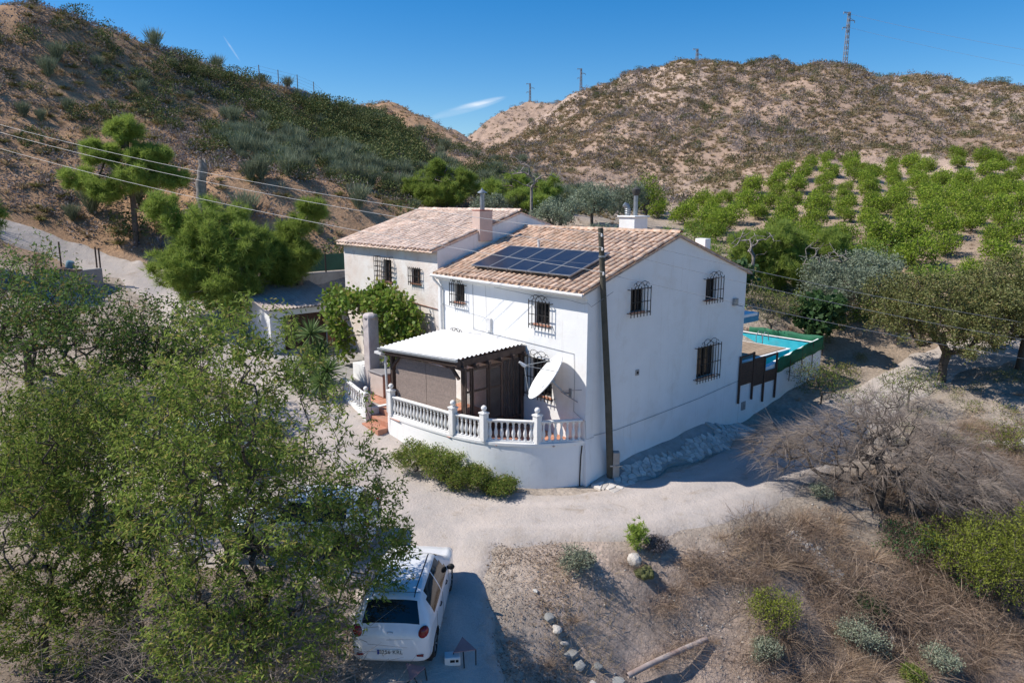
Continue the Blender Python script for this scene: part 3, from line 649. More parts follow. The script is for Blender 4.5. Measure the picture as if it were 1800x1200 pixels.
for i, p in enumerate(edge):
    d = (edge[min(i+1, len(edge)-1)]-edge[max(i-1, 0)]).normalized(); o = Vector((d.y, -d.x, 0))
    for (off, z) in ((.13,-.8),(.06,.6),(.02,1.40),(.05,1.41),(.05,1.50),(-.20,1.50),(-.20,-.8)): V.append(p+o*off+Vector((0, 0, z)))
for i in range(len(edge)-1):
    for k in range(6): F.append((i*7+k, (i+1)*7+k, (i+1)*7+k+1, i*7+k+1))
F.append(tuple(range(6, -1, -1))); F.append(tuple((len(edge)-1)*7+k for k in range(7)))
w = MB(); w.add(V, F); TP_(w.build('retaining_wall', M_WHITE, smooth=35))
w = MB(); w.box(-6.86,-6.70,-3.3,-1.9,-.2,1.46); w.box(-8.3,-8.12,-3.2,-1.9,-.2,1.45); TP_(w.build('step_side_wall', M_WHITE, bevel=.01))
fl = MB(); pts = [(p.x, p.y) for p in edge]+[(-.02,-.004),(-10.4,-.004),(-10.4,-2.8),(-8.3,-2.8),(-8.3,-2.45),(-6.72,-2.45)]
fl.poly([(p[0]*.995-.03, p[1]*.95) if i < len(edge) else p for i, p in enumerate(pts)], .9, 1.40); flo = TP_(fl.build('floor', M_CONC))
tm = MB(); tm.box(-.16,.16,-.16,.16,0,.022); tm = tm.mesh('tile', M_TERRA, bevel=.004)
from mathutils.geometry import intersect_point_tri_2d
def inside(x, y, poly):
    c = False; n = len(poly)
    for i in range(n):
        (x1, y1), (x2, y2) = poly[i], poly[i-1]
        if (y1 > y) != (y2 > y) and x < (x2-x1)*(y-y1)/(y2-y1)+x1: c = not c
    return c
for i in range(31):
    for j in range(10):
        x, y = -10.2+.33*i, -.18-.33*j
        if inside(x, y-.06, pts): link('floor_tile', tm, flo, (x, y, 1.40))
for k, (y0, y1, z) in enumerate(((-3.72,-3.30,.98),(-3.30,-2.92,1.19),(-2.92,-2.5,1.405))):
    s_ = MB(); s_.box(-8.1 if k else -8.05,-6.87,y0,y1 if k < 2 else -2.4,.2,z); TP_(s_.build('step', M_TERRA, bevel=.012))

# balustrades: square posts with balls, turned balusters, moulded rails
M_BAL = pm('white_cast_stone', (.80,.79,.775), (.74,.73,.71), 5, .8, .2, .01, dirt=(.58,.54,.49), dscale=2.2)
bal_prof = [(.055,0),(.055,.05),(.036,.06),(.034,.09),(.058,.16),(.066,.24),(.05,.33),(.034,.41),(.030,.46),(.042,.49),(.032,.51),(.040,.55),(.055,.57),(.055,.62)]
BALM = MB().lathe(bal_prof, 10).mesh('baluster', M_BAL, 45)
def post(par, o, p, z0, z1, w_=.11):
    b = MB(); b.box(-w_,w_,-w_,w_,z0,z1); b.box(-w_-.025,w_+.025,-w_-.025,w_+.025,z1,z1+.05); b.box(-w_+.03,w_-.03,-w_+.03,w_-.03,z1+.05,z1+.075)
    for s_ in (-1, 1):   # recessed panel edge strips
        b.box(-w_-.008,w_+.008,s_*(w_-.03)-.006,s_*(w_-.03)+.006,z0+.15,z1-.1)
    q = b.build('post', M_BAL, par, bevel=.006, loc=Vector(p)-o)
    f = MB(); f.lathe([(.05,0),(.045,.03)], 10, (0,0,z1+.075)); f.ball((0,0,z1+.19), .095, 14, 9); f.build('ball_finial', M_BAL, q, smooth=50)
def rail_run(par, o, a, b, za, zb, n):
    a = Vector(a); b = Vector(b); d = (b-a); L = d.length; u = d/L
    t = MB(); A = a+Vector((0,0,za+.72)); B = b+Vector((0,0,zb+.72)); t.bar(A, B, .15, .06); t.bar(A-Vector((0,0,.042)), B-Vector((0,0,.042)), .11, .024)
    t.build('top_rail', M_BAL, par, bevel=.012, loc=-o)
    t = MB(); A = a+Vector((0,0,za+.035)); B = b+Vector((0,0,zb+.035)); t.bar(A, B, .13, .06); t.build('bottom_rail', M_BAL, par, bevel=.008, loc=-o)
    for i in range(n):
        s_ = (i+.5)/n; p = a+d*s_; link('baluster', BALM, par, Vector((p.x, p.y, za+(zb-za)*s_+.062))-o)
o = Vector((-3.4,-2.85,1.5)); bal = empty('balustrade', lw(*o), HA, 'white balustrade with ball-topped posts along the curved terrace edge', 'balustrade')
PP = [(-6.68,-3.22,0),(-3.42,-2.84,0),(-2.24,-2.46,0),(-.90,-1.32,0),(-.06,-.06,0)]
for p in PP[:4]: post(bal, o, p, 1.5, 2.42)
post(bal, o, (-6.72,-3.22,0), .6, 1.5)if False else None
for (a, b), n in zip(zip(PP[:-1], PP[1:]), (17, 6, 8, 7)):
    u = (Vector(b)-Vector(a)).normalized(); rail_run(bal, o, Vector(a)+u*.11, Vector(b)-u*(.11 if b is not PP[-1] else .02), 1.5, 1.5, n)
o = Vector((-8.25,-3.36,.85)); bal2 = empty('balustrade', lw(*o), HA, 'short white balustrade wing left of the terracotta steps', 'balustrade')
post(bal2, o, (-8.27,-3.36,0), .5, 2.02, .125); rail_run(bal2, o, (-8.4,-3.34,0), (-10.55,-3.05,0), 1.22, 1.42, 9)
w = MB(); w.add([(-8.4,-3.42,.2),(-10.7,-3.13,.2),(-10.7,-3.13,1.43),(-8.4,-3.42,1.22),(-8.4,-3.26,.2),(-10.7,-2.97,.2),(-10.7,-2.97,1.43),(-8.4,-3.26,1.22)], ((1,0,3,2),(4,5,6,7),(0,4,7,3),(5,1,2,6),(3,7,6,2)))
w.build('low_wall', M_WHITE, bal2, loc=-o)

# ---------------------------------------------------------------- timber pergola with white corrugated roof
PO = Vector((-5,-1.5,1.42)); perg = empty('pergola', lw(*PO), HA, 'dark timber pergola with white corrugated roof beside the house wall', 'pergola')
def pg(mb, name, mat, par=None, **kw):
    ob = mb.build(name, mat, par or perg, **kw)
    if par is None: ob.location = -PO
    return ob
M_SHEET = pm('white_roof_sheet', (.80,.79,.77), (.72,.71,.69), 2, .6, .1, dirt=(.52,.47,.41), dscale=1.8)
M_BLIND = pm('reed_blind', (.32,.25,.215), (.24,.19,.165), 14, .9, .5, .01, 90, vary=.035)
M_SCREEN = pm('dark_mesh_screen', (.055,.047,.046), (.085,.075,.072), 3, .8, .15)
fl_, fr_, bl_, br_ = Vector((-7.05,-3.40,4.02)), Vector((-2.95,-2.98,4.20)), Vector((-7.75,-.06,4.20)), Vector((-2.90,-.06,4.36))
nx_, ny_ = 8, 96; V = []
for dz in (0, -.012):
    for j in range(ny_+1):
        for i in range(nx_+1):
            u, v = i/nx_, j/ny_; p = fl_.lerp(fr_, u).lerp(bl_.lerp(br_, u), v); V.append(p+Vector((0, 0, .03*math.sin(v*2*math.pi*16)+dz)))
n1 = (nx_+1)*(ny_+1); F = []
for j in range(ny_):
    for i in range(nx_):
        a = j*(nx_+1)+i; F.append((a, a+1, a+nx_+2, a+nx_+1)); F.append((n1+a, n1+a+nx_+1, n1+a+nx_+2, n1+a+1))
    for i in (0, nx_): a = j*(nx_+1)+i; F.append((a, a+nx_+1, n1+a+nx_+1, n1+a))
s_ = MB(); s_.add(V, F); pg(s_, 'roof_sheet', M_SHEET, smooth=60)
s_ = MB(); s_.bar(fl_+Vector((-.05,-.06,-.05)), fr_+Vector((.06,-.06,-.05)), .09, .09); pg(s_, 'roof_gutter', M_GREYM, bevel=.01)
s_ = MB(); s_.tube([(-7.05,-3.44,3.90),(-7.05,-3.40,3.75),(-7.0,-3.22,3.66),(-6.98,-3.20,1.55)], .045, 8); s_.box(-7.3,-6.85,-3.5,-3.38,3.78,3.86); pg(s_, 'downpipe', M_FRAME, smooth=40)
for p in ((-6.82,-3.02),(-3.16,-2.56),(-3.02,-.12),(-7.5,-.12)):
    s_ = MB(); s_.box(p[0]-.075,p[0]+.075,p[1]-.075,p[1]+.075,1.42,3.95); pg(s_, 'post', M_WOOD, bevel=.008)
s_ = MB(); s_.bar((-6.98,-3.20,3.84),(-2.88,-2.76,3.99),.11,.24); pg(s_, 'front_beam', M_WOOD, bevel=.008)
s_ = MB(); s_.bar((-2.98,-3.02,4.03),(-2.92,-.05,4.14),.10,.22); pg(s_, 'side_beam', M_WOOD, bevel=.008)
for k in range(6):
    y = -2.82+.53*k; s_ = MB(); s_.bar((-4.2,y-.02,3.86+.03*k),(-2.72,y,3.87+.03*k),.085,.13); pg(s_, 'rafter', M_WOOD, bevel=.006)
for a, b in (((-6.74,-3.09,3.30),(-6.28,-3.05,3.76)),((-3.18,-2.74,3.44),(-3.62,-2.79,3.88))):
    s_ = MB(); s_.bar(a, b, .08, .09); pg(s_, 'brace', M_WOOD)
for k, (a, b) in enumerate((((-6.62,-3.02),(-4.95,-2.85)),((-4.93,-2.848),(-3.42,-2.70)))):
    s_ = MB(); A = Vector((*a, 0)); B = Vector((*b, 0)); n = 30
    for i in range(n):   # individual reeds show as a fine ribbing
        z0 = 2.0+(1.72)*i/n; c_ = .32
        t0 = max(0., (z0-3.35)*.36) if k == 0 else 0; t1 = 1-(max(0., (z0-3.42)*.42) if k == 1 else 0)
        jy = .003*math.sin(i*1.7)+.004*math.sin(i*.45); s_.bar(A.lerp(B, t0)+Vector((0,jy,z0+.028)), A.lerp(B, t1)+Vector((0,jy*.6,z0+.028)), .016, .056)
    pg(s_, 'reed_blind', M_BLIND)
s_ = MB(); s_.bar((-6.78,-3.05,1.98),(-3.14,-2.70,1.98),.08,.08); s_.bar((-6.75,-3.05,1.70),(-3.14,-2.70,1.70),.04,.5); pg(s_, 'front_sill', M_WOOD)
# right side: glazed frames, doorway and a dark screen
s_ = MB(); s_.box(-3.09,-3.0,-2.65,-.2,1.42,1.72); s_.box(-3.12,-2.96,-2.66,-.19,1.72,1.78); pg(s_, 'side_sill', M_BROWNP, bevel=.006)
glass = pm('clear_pane', (.55,.58,.60), None, 2, .05)
_g = glass.node_tree; _p = _g.nodes['Principled BSDF']; _p.inputs['Transmission Weight'].default_value = .95; _p.inputs['IOR'].default_value = 1.05
for y0, y1 in ((-2.62,-2.34),(-2.30,-1.62),(-1.58,-1.02)):
    s_ = MB()
    for a, b, c_, d in ((y0,y0+.05,1.78,3.78),(y1-.05,y1,1.78,3.78),(y0+.05,y1-.05,1.78,1.86),(y0+.05,y1-.05,3.70,3.78),(y0+.05,y1-.05,2.95,3.01)): s_.box(-3.07,-3.01,a,b,c_,d)
    fr = pg(s_, 'glazed_frame', M_WOOD)
    s_ = MB(); s_.box(-3.045,-3.037,y0+.05,y1-.05,1.86,2.95); s_.box(-3.045,-3.037,y0+.05,y1-.05,3.01,3.70); pg(s_, 'pane', glass, fr)
s_ = MB(); N = 26
for i in range(N):
    y0 = -1.0+.86*i/N; s_.box(-3.0+.03*math.sin(i*1.3),-2.985+.03*math.sin(i*1.3),y0,y0+.86/N+.004,1.5,3.85)
pg(s_, 'screen_curtain', M_SCREEN)
s_ = MB(); s_.box(-3.06,-3.03,-1.60,-1.02,1.9,3.6); pg(s_, 'hanging_screen', M_SCREEN)
# white ball lamp things kept out; storage box beside the steps
sb = empty('storage_box', lw(-9.6,-1.75,1.42), HA, 'pinkish-brown garden storage box at the top of the steps', 'box')
s_ = MB(); s_.box(-.5,.5,-.36,.36,.03,.93); s_.build('body', pm('pale_plastic',(.62,.52,.47),(.56,.46,.41),3,.6), sb, bevel=.01)
M_SLAT = pm('pink_brown_slat', (.36,.205,.155), (.30,.17,.13), 4, .6, vary=.1)
for k in range(6): s_ = MB(); s_.box(.502,.522,-.355+.119*k,-.245+.119*k,.05,.92); s_.build('slat', M_SLAT, sb, bevel=.004)
s_ = MB(); s_.box(-.55,.56,-.41,.41,.935,1.0); s_.build('lid', pm('grey_lid',(.30,.28,.285),None,3,.6), sb, bevel=.015)

# ---------------------------------------------------------------- satellite dish
dc = Vector((-1.10,-.80,3.62)); dn = Vector((-.45,-.65,.61)).normalized()
dish = empty('satellite_dish', lw(0,0,0)+Vector((0,0,0)), HA, 'large white satellite dish on a bracket at the house corner', 'satellite dish')
dish.location = lw(-.75, 0, 2.98)
DO = Vector((-.75, 0, 2.98))
rot = dn.to_track_quat('Z', 'Y').to_matrix()
M_DISH = pm('dish_white', (.80,.80,.79), (.74,.74,.73), 3, .5)
n, m = 36, 9; V = []; F = []; Rd, dep = .88, .17
for s_, dz in ((0, 0), (1, -.022)):
    for i in range(m+1):
        r_ = Rd*i/m
        for k in range(n): a = 2*math.pi*k/n; V.append(dc+rot@Vector((max(r_,.002)*math.cos(a), max(r_,.002)*math.sin(a), dep*(r_/Rd)**2-dep+dz))-DO)
N1 = n*(m+1)
for i in range(m):
    for k in range(n):
        a, b, c_, d = i*n+k, i*n+(k+1) % n, (i+1)*n+(k+1) % n, (i+1)*n+k; F.append((a, d, c_, b)[::-1]); F.append((N1+a, N1+d, N1+c_, N1+b))
for k in range(n): F.append((m*n+k, m*n+(k+1) % n, N1+m*n+(k+1) % n, N1+m*n+k))
s_ = MB(); s_.add(V, F); s_.build('reflector', M_DISH, dish, smooth=50)
foc = dc+rot@Vector((0,-.12,.78)); s_ = MB()
for a in (.5, 1.57+1.0, 4.71): s_.tube([dc+rot@Vector((Rd*.96*math.cos(a), Rd*.96*math.sin(a), 0))-DO, foc-DO], .011, 5)
s_.build('feed_arm', M_GREYM, dish)
s_ = MB(); s_.tube([foc-DO-dn*.06, foc-DO+dn*.04, foc-DO+dn*.20], [.055,.06,.035], 8); s_.build('feed_horn', M_FRAME, dish, smooth=40)
s_ = MB(); bk = dc-dn*(dep+.03); s_.tube([bk-DO, bk-dn*.16-DO], .09, 8); s_.tube([bk-dn*.14-DO, Vector((-.72,-.30,3.05))-DO, Vector((-.70,-.02,2.98))-DO], .035, 6); s_.tube([Vector((-.8,-.4,3.12))-DO, Vector((-.18,-.02,3.2))-DO], .014, 5); s_.tube([Vector((-.8,-.35,3.08))-DO, Vector((-.35,-.02,2.75))-DO], .018, 5)
s_.box(.0,.1,-.03,-.002,-.16,.16); s_.build('wall_bracket', M_GREYM, dish)

# ---------------------------------------------------------------- utility pole and cables
pole = empty('utility_pole', (3.35,22.55,0), 0, 'dark weathered power pole standing by the white gable corner', 'pole')
s_ = MB(); s_.tube([(0,0,-.6),(-.17,0,2.6),(-.38,0,5.6),(-.57,0,8.42)], [.125,.115,.10,.085], 10); s_.build('shaft', pm('weathered_pole',(.075,.068,.050),(.11,.098,.075),3,.95,.5,.02,30), pole, smooth=40)
s_ = MB(); s_.box(.02,.24,-.13,.12,-.4,1.05); s_.build('concrete_stub', M_CONC, pole, bevel=.02)
s_ = MB(); s_.lathe([(.135,.55),(.135,.6)], 10, (-.02,0,0)); s_.lathe([(.12,7.5),(.12,7.56)], 10, (-.5,0,0)); s_.bar((.1,-.16,.58),(.34,-.16,.6),.03); s_.build('strap', M_GREYM, pole)
for z in (8.15, 7.72, 6.95):
    s_ = MB(); xo = -.57*(z/8.42); s_.bar((xo,-.07,z),(xo,-.20,z),.02); s_.lathe([(.02,0),(.035,.02),(.022,.05),(.035,.07),(.01,.10)], 8, (xo,-.20,z)); s_.build('insulator', M_FRAME, pole)
M_WIRE = pm('pale_wire', (.42,.42,.43), None, 5, .5)
def wire(a, b, sag, label, group, ext=1.0, r_=.008, n=24, mat=None):
    a = Vector(a); b = a+(Vector(b)-a)*ext; pts = []
    for k in range(n+1):
        t = k/n; p = a.lerp(b, t); p.z -= 4*sag*t*(1-t); pts.append(p-a)
    s_ = MB(); s_.tube(pts, r_, 4); o_ = s_.build('overhead_cable', mat or M_WIRE, loc=a); return tag(o_, label, 'cable', group)
wire((2.80,22.40,8.25),(-24.9,36,13.4), .75, 'topmost overhead cable from the pole to the upper left', 'cables on the pole', 1.3)
wire((2.83,22.38,7.82),(-24.95,36,13.0), .70, 'middle overhead cable crossing the left hillside', 'cables on the pole', 1.3)
wire((2.90,22.36,7.05),(-25.06,36,12.2), .65, 'lowest overhead cable crossing in front of the sawn trunk', 'cables on the pole', 1.3)
wire((2.80,22.42,8.20),(21.92,30,4.3), .25, 'topmost overhead cable from the pole down to the right', 'cables on the pole', 1.25, .007)
wire((2.84,22.42,7.78),(22.02,30,3.56), .25, 'middle overhead cable past the gable to the right', 'cables on the pole', 1.25, .007)
wire((2.92,22.42,7.0),(22.15,30,2.68), .2, 'lowest overhead cable past the gable to the right', 'cables on the pole', 1.25, .007)

# ---------------------------------------------------------------- flagstone apron at the gable foot
apron = empty('stone_apron', lw(.8, 4.5, 0), HA, 'sloping apron of flat pale stones along the foot of the gable wall', 'paving')
def az(x, y): return gz(*lw(x, y)[:2])
AO = Vector((.8, 4.5, 0))
_ag = np.array([[az(x_, y_) for y_ in np.linspace(0, 9.6, 25)] for x_ in np.linspace(0, 1.8, 7)])
def ap_top(x, y):
    u, v = min(5.999, max(0, x/.3)), min(23.999, max(0, y/.4)); i, j = int(u), int(v); u -= i; v -= j
    g = (_ag[i,j]*(1-u)+_ag[i+1,j]*u)*(1-v)+(_ag[i,j+1]*(1-u)+_ag[i+1,j+1]*u)*v
    return g+.055+.36*max(0, 1-x/1.25)*min(1, y/1.5)*min(1, max(0., (9.3-y)/2.5))
rng = random.Random(12); pts = []
for i in range(46):
    for j in range(6): pts.append((.30+.2*j+rng.uniform(-.09,.09), .35+.195*i+rng.uniform(-.09,.09)))
lim = lambda y: 1.10+.16*math.sin(y*1.3)+.1*math.sin(y*3.1)
M_FLAG = pm('flagstone', (.60,.55,.50), (.48,.44,.40), 6, .9, .4, .02, vary=.22)
def cell(i):
    x, y = pts[i]; poly = [(x-.3,y-.3),(x+.3,y-.3),(x+.3,y+.3),(x-.3,y+.3)]
    for j, (a, b) in enumerate(pts):
        if j == i or abs(a-x) > .5 or abs(b-y) > .5: continue
        mx, my = (a+x)/2, (b+y)/2; nx, ny = a-x, b-y; out = []
        for k in range(len(poly)):
            p, q = poly[k-1], poly[k]; dp = (p[0]-mx)*nx+(p[1]-my)*ny; dq = (q[0]-mx)*nx+(q[1]-my)*ny
            if (dp < 0) != (dq < 0): t = dp/(dp-dq); out.append((p[0]+(q[0]-p[0])*t, p[1]+(q[1]-p[1])*t))
            if dq <= 0: out.append(q)
        poly = out
        if len(poly) < 3: return None
    return poly
base = MB(); nst = 40
for k in range(nst):
    y0, y1 = .1+9.2*k/nst, .1+9.2*(k+1)/nst
    for (xa, xb) in ((.0,.45),(.45,.9),(.9,None)):
        A = [(xa,y0),(xb or lim(y0),y0),(xb or lim(y1),y1),(xa,y1)]; base.add([(p[0],p[1],ap_top(*p)-.03) for p in A], ((0,1,2,3),))
for k in range(nst):
    y0, y1 = .1+9.2*k/nst, .1+9.2*(k+1)/nst; base.add([(lim(y0),y0,ap_top(lim(y0),y0)-.03),(lim(y1),y1,ap_top(lim(y1),y1)-.03),(lim(y1)+.10,y1,-.5),(lim(y0)+.10,y0,-.5)], ((0,3,2,1),))
base.build('mortar_bed', M_CONC, apron, loc=-AO)
for i in range(len(pts)):
    x, y = pts[i]
    if x > lim(y)-.06 or rng.random() < .04: continue
    if x < .45+.1*math.sin(y*2) and y < 7: continue
    pl = cell(i)
    if not pl: continue
    cxm = sum(p[0] for p in pl)/len(pl); cym = sum(p[1] for p in pl)/len(pl); up = rng.uniform(.0,.035)
    a = [(cxm+(p[0]-cxm)*.90, cym+(p[1]-cym)*.90) for p in pl]; b = [(cxm+(p[0]-cxm)*.80, cym+(p[1]-cym)*.80) for p in pl]; n = len(pl)
    V = [(p[0],p[1],ap_top(*p)-.06) for p in a]+[(p[0],p[1],ap_top(*p)+up) for p in a]+[(p[0],p[1],ap_top(*p)+up+.014) for p in b]
    F = [tuple(2*n+k for k in range(n))]+[(k,(k+1) % n,n+(k+1) % n,n+k) for k in range(n)]+[(n+k,n+(k+1) % n,2*n+(k+1) % n,2*n+k) for k in range(n)]
    s_ = MB(); s_.add(V, F); s_.build('flagstone', M_FLAG, apron, loc=-AO)

# ---------------------------------------------------------------- pool behind the house
pool = empty('swimming_pool', lw(-1.5,13,1.0), HA, 'raised swimming pool with cyan inner walls behind white wall', 'swimming pool'); QO = Vector((-1.5,13,1.0))
def pl(mb, name, mat, par=None, **kw):
    ob = mb.build(name, mat, par or pool, **kw)
    if par is None: ob.location = -QO
    return ob
def cyan_mat(): return pm('pool_paint', (.03,.42,.52), (.06,.52,.62), 2.5, .6, .1, dirt=(.12,.34,.40), dscale=1.2)
M_CYAN = cyan_mat()
def ztop(y): return 2.12+.13*(y-11)*.9 if y > 11 else 2.12
s_ = MB(); ys = np.linspace(HW+.01, 16.55, 12)
for a, b in zip(ys[:-1], ys[1:]):
    s_.add([(0,a,-.6),(0,b,-.6),(0,b,ztop(b)),(0,a,ztop(a)),(-.22,a,1.2),(-.22,b,1.2),(-.22,b,ztop(b)),(-.22,a,ztop(a))], ((0,1,2,3),(3,2,6,7)))
s_.add([(0,16.55,-.6),(-4.2,16.55,-.6),(-4.2,16.55,2.6),(0,16.55,2.6)], ((0,1,2,3),)); s_.add([(0,16.55,2.6),(-4.2,16.55,2.6),(-4.2,16.3,2.6),(0,16.3,2.6)], ((0,1,2,3),))
pl(s_, 'outer_wall', M_WHITE)
s_ = MB()
for a, b in zip(ys[:-1], ys[1:]): s_.add([(-.223,a,1.2),(-.223,b,1.2),(-.223,b,ztop(b)-.05),(-.223,a,ztop(a)-.05)], ((1,0,3,2),))
s_.add([(-.22,16.295,1.2),(-4.2,16.295,1.2),(-4.2,16.295,2.54),(-.22,16.295,2.54)], ((1,0,3,2)[::-1],)); s_.add([(-.2,HW+.02,1.22),(-4.2,HW+.02,1.22),(-4.2,16.3,1.22),(-.2,16.3,1.22)], ((3,2,1,0),))
s_.add([(-4.2,HW+.02,1.2),(-4.2,16.3,1.2),(-4.2,16.3,2.54),(-4.2,HW+.02,2.54)], ((0,1,2,3),)); pl(s_, 'inner_wall', M_CYAN)
s_ = MB(); s_.box(-4.15,-.75,HW+.06,14.9,1.25,2.36); pl(s_, 'deck_block', M_CYAN)
s_ = MB(); s_.box(-4.15,-.70,HW+.04,14.95,2.362,2.43); pl(s_, 'deck_rim', M_WHITE, bevel=.01)
M_PLANK = pm('weathered_plank', (.38,.285,.20), (.30,.22,.155), 6, .9, .4, vary=.15); 
for k in range(17):
    s_ = MB(); s_.box(-4.05+.19*k,-3.88+.19*k,HW+.3,14.75,2.432,2.458); pl(s_, 'deck_plank', M_PLANK)
s_ = MB()
for dx in (0,.34): s_.tube([(-2.6+dx,15.2,1.5),(-2.6+dx,15.1,2.75),(-2.6+dx,15.3,2.95),(-2.6+dx,15.6,2.9),(-2.6+dx,15.7,2.5)], .02, 6)
for z in (1.8,2.1,2.4): s_.bar((-2.6,15.14,z),(-2.26,15.14,z),.05,.02)
pl(s_, 'pool_ladder', M_GREYM)
s_ = MB(); s_.box(-4.4,-.4,HW+.006,HW+.03,1.5,3.6); pl(s_, 'blue_back_wall', pm('blue_wall',(.045,.17,.30),(.06,.21,.35),2,.8))
# green shade netting round the rim, on stakes
net = empty('shade_net', lw(-.5,14.5,2.2), HA, 'green shade netting fixed round the pool rim', 'net'); NO = Vector((-.5,14.5,2.2))
def net_mat():
    m, n, l, p = _new('green_net'); co = n.new('ShaderNodeTexCoord').outputs['Object']
    c_ = _mix(n, l, _ramp(n, l, _noise(n, l, co, 3, 6), ((.35, 0), (.65, 1))), (.012,.13,.065), (.02,.20,.10)); l.new(c_, p.inputs['Base Color']); p.inputs['Roughness'].default_value = .7
    tr = n.new('ShaderNodeBsdfTranslucent'); l.new(c_, tr.inputs['Color']); mx = n.new('ShaderNodeMixShader'); mx.inputs[0].default_value = .3
    l.new(p.outputs[0], mx.inputs[1]); l.new(tr.outputs[0], mx.inputs[2]); l.new(mx.outputs[0], n['Material Output'].inputs[0]); return m
M_NET = net_mat()
def netting(path, zb, h, name):
    V = []; F = []; n = len(path)-1
    for i, p in enumerate(path):
        d = Vector(path[min(i+1, n)])-Vector(path[max(i-1, 0)]); d.normalize(); o_ = Vector((d.y,-d.x,0))
        for s__ in (0, 1):
            for j in range(4):
                t = j/3; w_ = .03*math.sin(i*1.1+j*.8)+.02*math.sin(i*.37+2*j); V.append(Vector((p[0],p[1],zb(i/n)+h*t+.03*math.sin(i*.9)*(t > .9)))+o_*(w_+.015*s__))
    for i in range(n):
        for s__ in (0, 1):
            for j in range(3): a = i*8+s__*4+j; F.append((a, a+8, a+9, a+1) if s__ else (a, a+1, a+9, a+8))
        F.append((i*8+3, i*8+7, i*8+15, i*8+11)); F.append((i*8, i*8+8, i*8+12, i*8+4))
    s_ = MB(); s_.add(V, F); s_.build(name, M_NET, net, smooth=True, loc=-NO)
netting([(.06,12.3+4.3*k/24) for k in range(25)], lambda t: 1.82+.50*t, .62, 'netting'); netting([(.05-3.9*k/20,16.62) for k in range(21)], lambda t: 2.34, .55, 'netting')
s_ = MB()
for y, z0, z1 in ((13.4,1.27,2.45),(14.48,1.41,2.6),(15.5,1.57,2.75),(16.5,2.0,2.95)): s_.bar((.09,y,z0),(.09,y,z1),.03)
s_.build('stake', M_BROWNP, net, loc=-NO)
# two brown slatted screens next to the house
for k, (y0, y1, zt, lab) in enumerate(((9.25,10.28,3.0,'brown slatted screen panel next to the gable, on wall-mounted posts'),(11.2,12.22,2.72,'open-topped brown slatted screen panel beside the green netting'))):
    e = empty('screen_panel', lw(.06,(y0+y1)/2,1.0), HA, lab, 'screen', 'screens by the pool'); eo = Vector((.06,(y0+y1)/2,1.0))
    for y, dz in ((y0,0),(y1,.05)): s_ = MB(); s_.box(.03,.10,y-.035,y+.035,1.0-(.28 if k else 0),zt+dz); s_.build('post', M_BROWNP, e, loc=-eo)
    s_ = MB(); s_.bar((.065,y0,zt-.05),(.065,y1,zt),.06,.06); s_.build('top_rail', M_BROWNP, e, loc=-eo)
    for j in range(9 if k == 0 else 5):
        z = 1.75-(.2 if k else 0)+.105*j; s_ = MB(); s_.box(.045,.075,y0+.036,y1-.036,z,z+.095); s_.build('slat', M_BROWNP, e, loc=-eo, bevel=.004)
    if k == 0:
        for j in range(11): z = 1.55+.11*j; s_ = MB(); s_.box(.05,.08,y1+.04,y1+.86,z,z+.1); s_.build('slat', M_BROWNP, e, loc=-eo, bevel=.004)

# ---------------------------------------------------------------- garage, pillar, gate, cistern
gar = empty('garage', lw(-16.1,-2,2.35), HA, 'low white garage with brown door and corrugated roof under the pines', 'garage'); GO = Vector((-16.1,-2,2.35))
def ga(mb, name, mat, par=None, **kw):
    ob = mb.build(name, mat, par or gar, **kw)
    if par is None: ob.location = -GO
    return ob
s_ = MB(); wall_sheet(s_, lambda a, o_, z: Vector((-16.1+o_, a, z)), -3.7, -.01, 1.2, 4.32, [(-3.05,-.92,1.2,4.05)], .12)
s_.add([(-16.1,-3.7,1.2),(-19.6,-3.7,1.2),(-19.6,-3.7,5.0),(-16.1,-3.7,4.32)], ((1,0,3,2),)); s_.add([(-19.6,-3.7,1.2),(-19.6,0,1.2),(-19.6,0,5),(-19.6,-3.7,5)], ((3,2,1,0),)); s_.add([(-16.1,-.01,1.2),(-19.6,-.01,1.2),(-19.6,-.01,5.0),(-16.1,-.01,4.32)], ((0,1,2,3),)); ga(s_, 'wall', M_WHITE)
s_ = MB(); s_.box(-16.1,-16.07,-.90,.0,1.2,3.32); ga(s_, 'brick_plinth', pm('brick_render',(.36,.13,.075),(.42,.19,.12),7,.9,.3))
M_GDOOR = pm('brown_door', (.085,.040,.028), (.065,.032,.023), 5, .6, .1, vary=.12)
for k in range(12): y = -3.05+2.13*k/12; s_ = MB(); s_.box(-16.2,-16.17+.012*(k % 2),y+.004,y+.173,2.2,4.05); ga(s_, 'door_plank', M_GDOOR, bevel=.006)
M_FIBRE = pm('fibre_cement', (.46,.39,.345), (.38,.31,.27), 2, .95, .4, dirt=(.26,.2,.17), dscale=1.5)
V = []; F = []; n = 88
for dz in (0, -.015):
    for x, z in ((-15.9,4.40),(-17.8,4.78),(-19.8,5.16)):
        for k in range(n+1): V.append((x,-3.95+4.0*k/n,z+.03*math.sin(k/n*2*math.pi*22)+dz))
for s__ in (0, 1):
    for r_ in range(2):
        for k in range(n): a = s__*3*(n+1)+r_*(n+1)+k; F.append((a,a+n+1,a+n+2,a+1) if s__ == 0 else (a,a+1,a+n+2,a+n+1))
for k in range(n): F.append((k, k+1, 3*(n+1)+k+1, 3*(n+1)+k))
s_ = MB(); s_.add(V, F); ga(s_, 'corrugated_roof', M_FIBRE, smooth=60)
s_ = MB(); s_.box(-20.3,-19.85,-3.9,3.8,2.5,5.50); tag(s_.build('retaining_wall', M_CONC, loc=HC, rot=(0,0,HA), bevel=.03), 'weathered concrete retaining ledge behind the garage roof', 'wall')
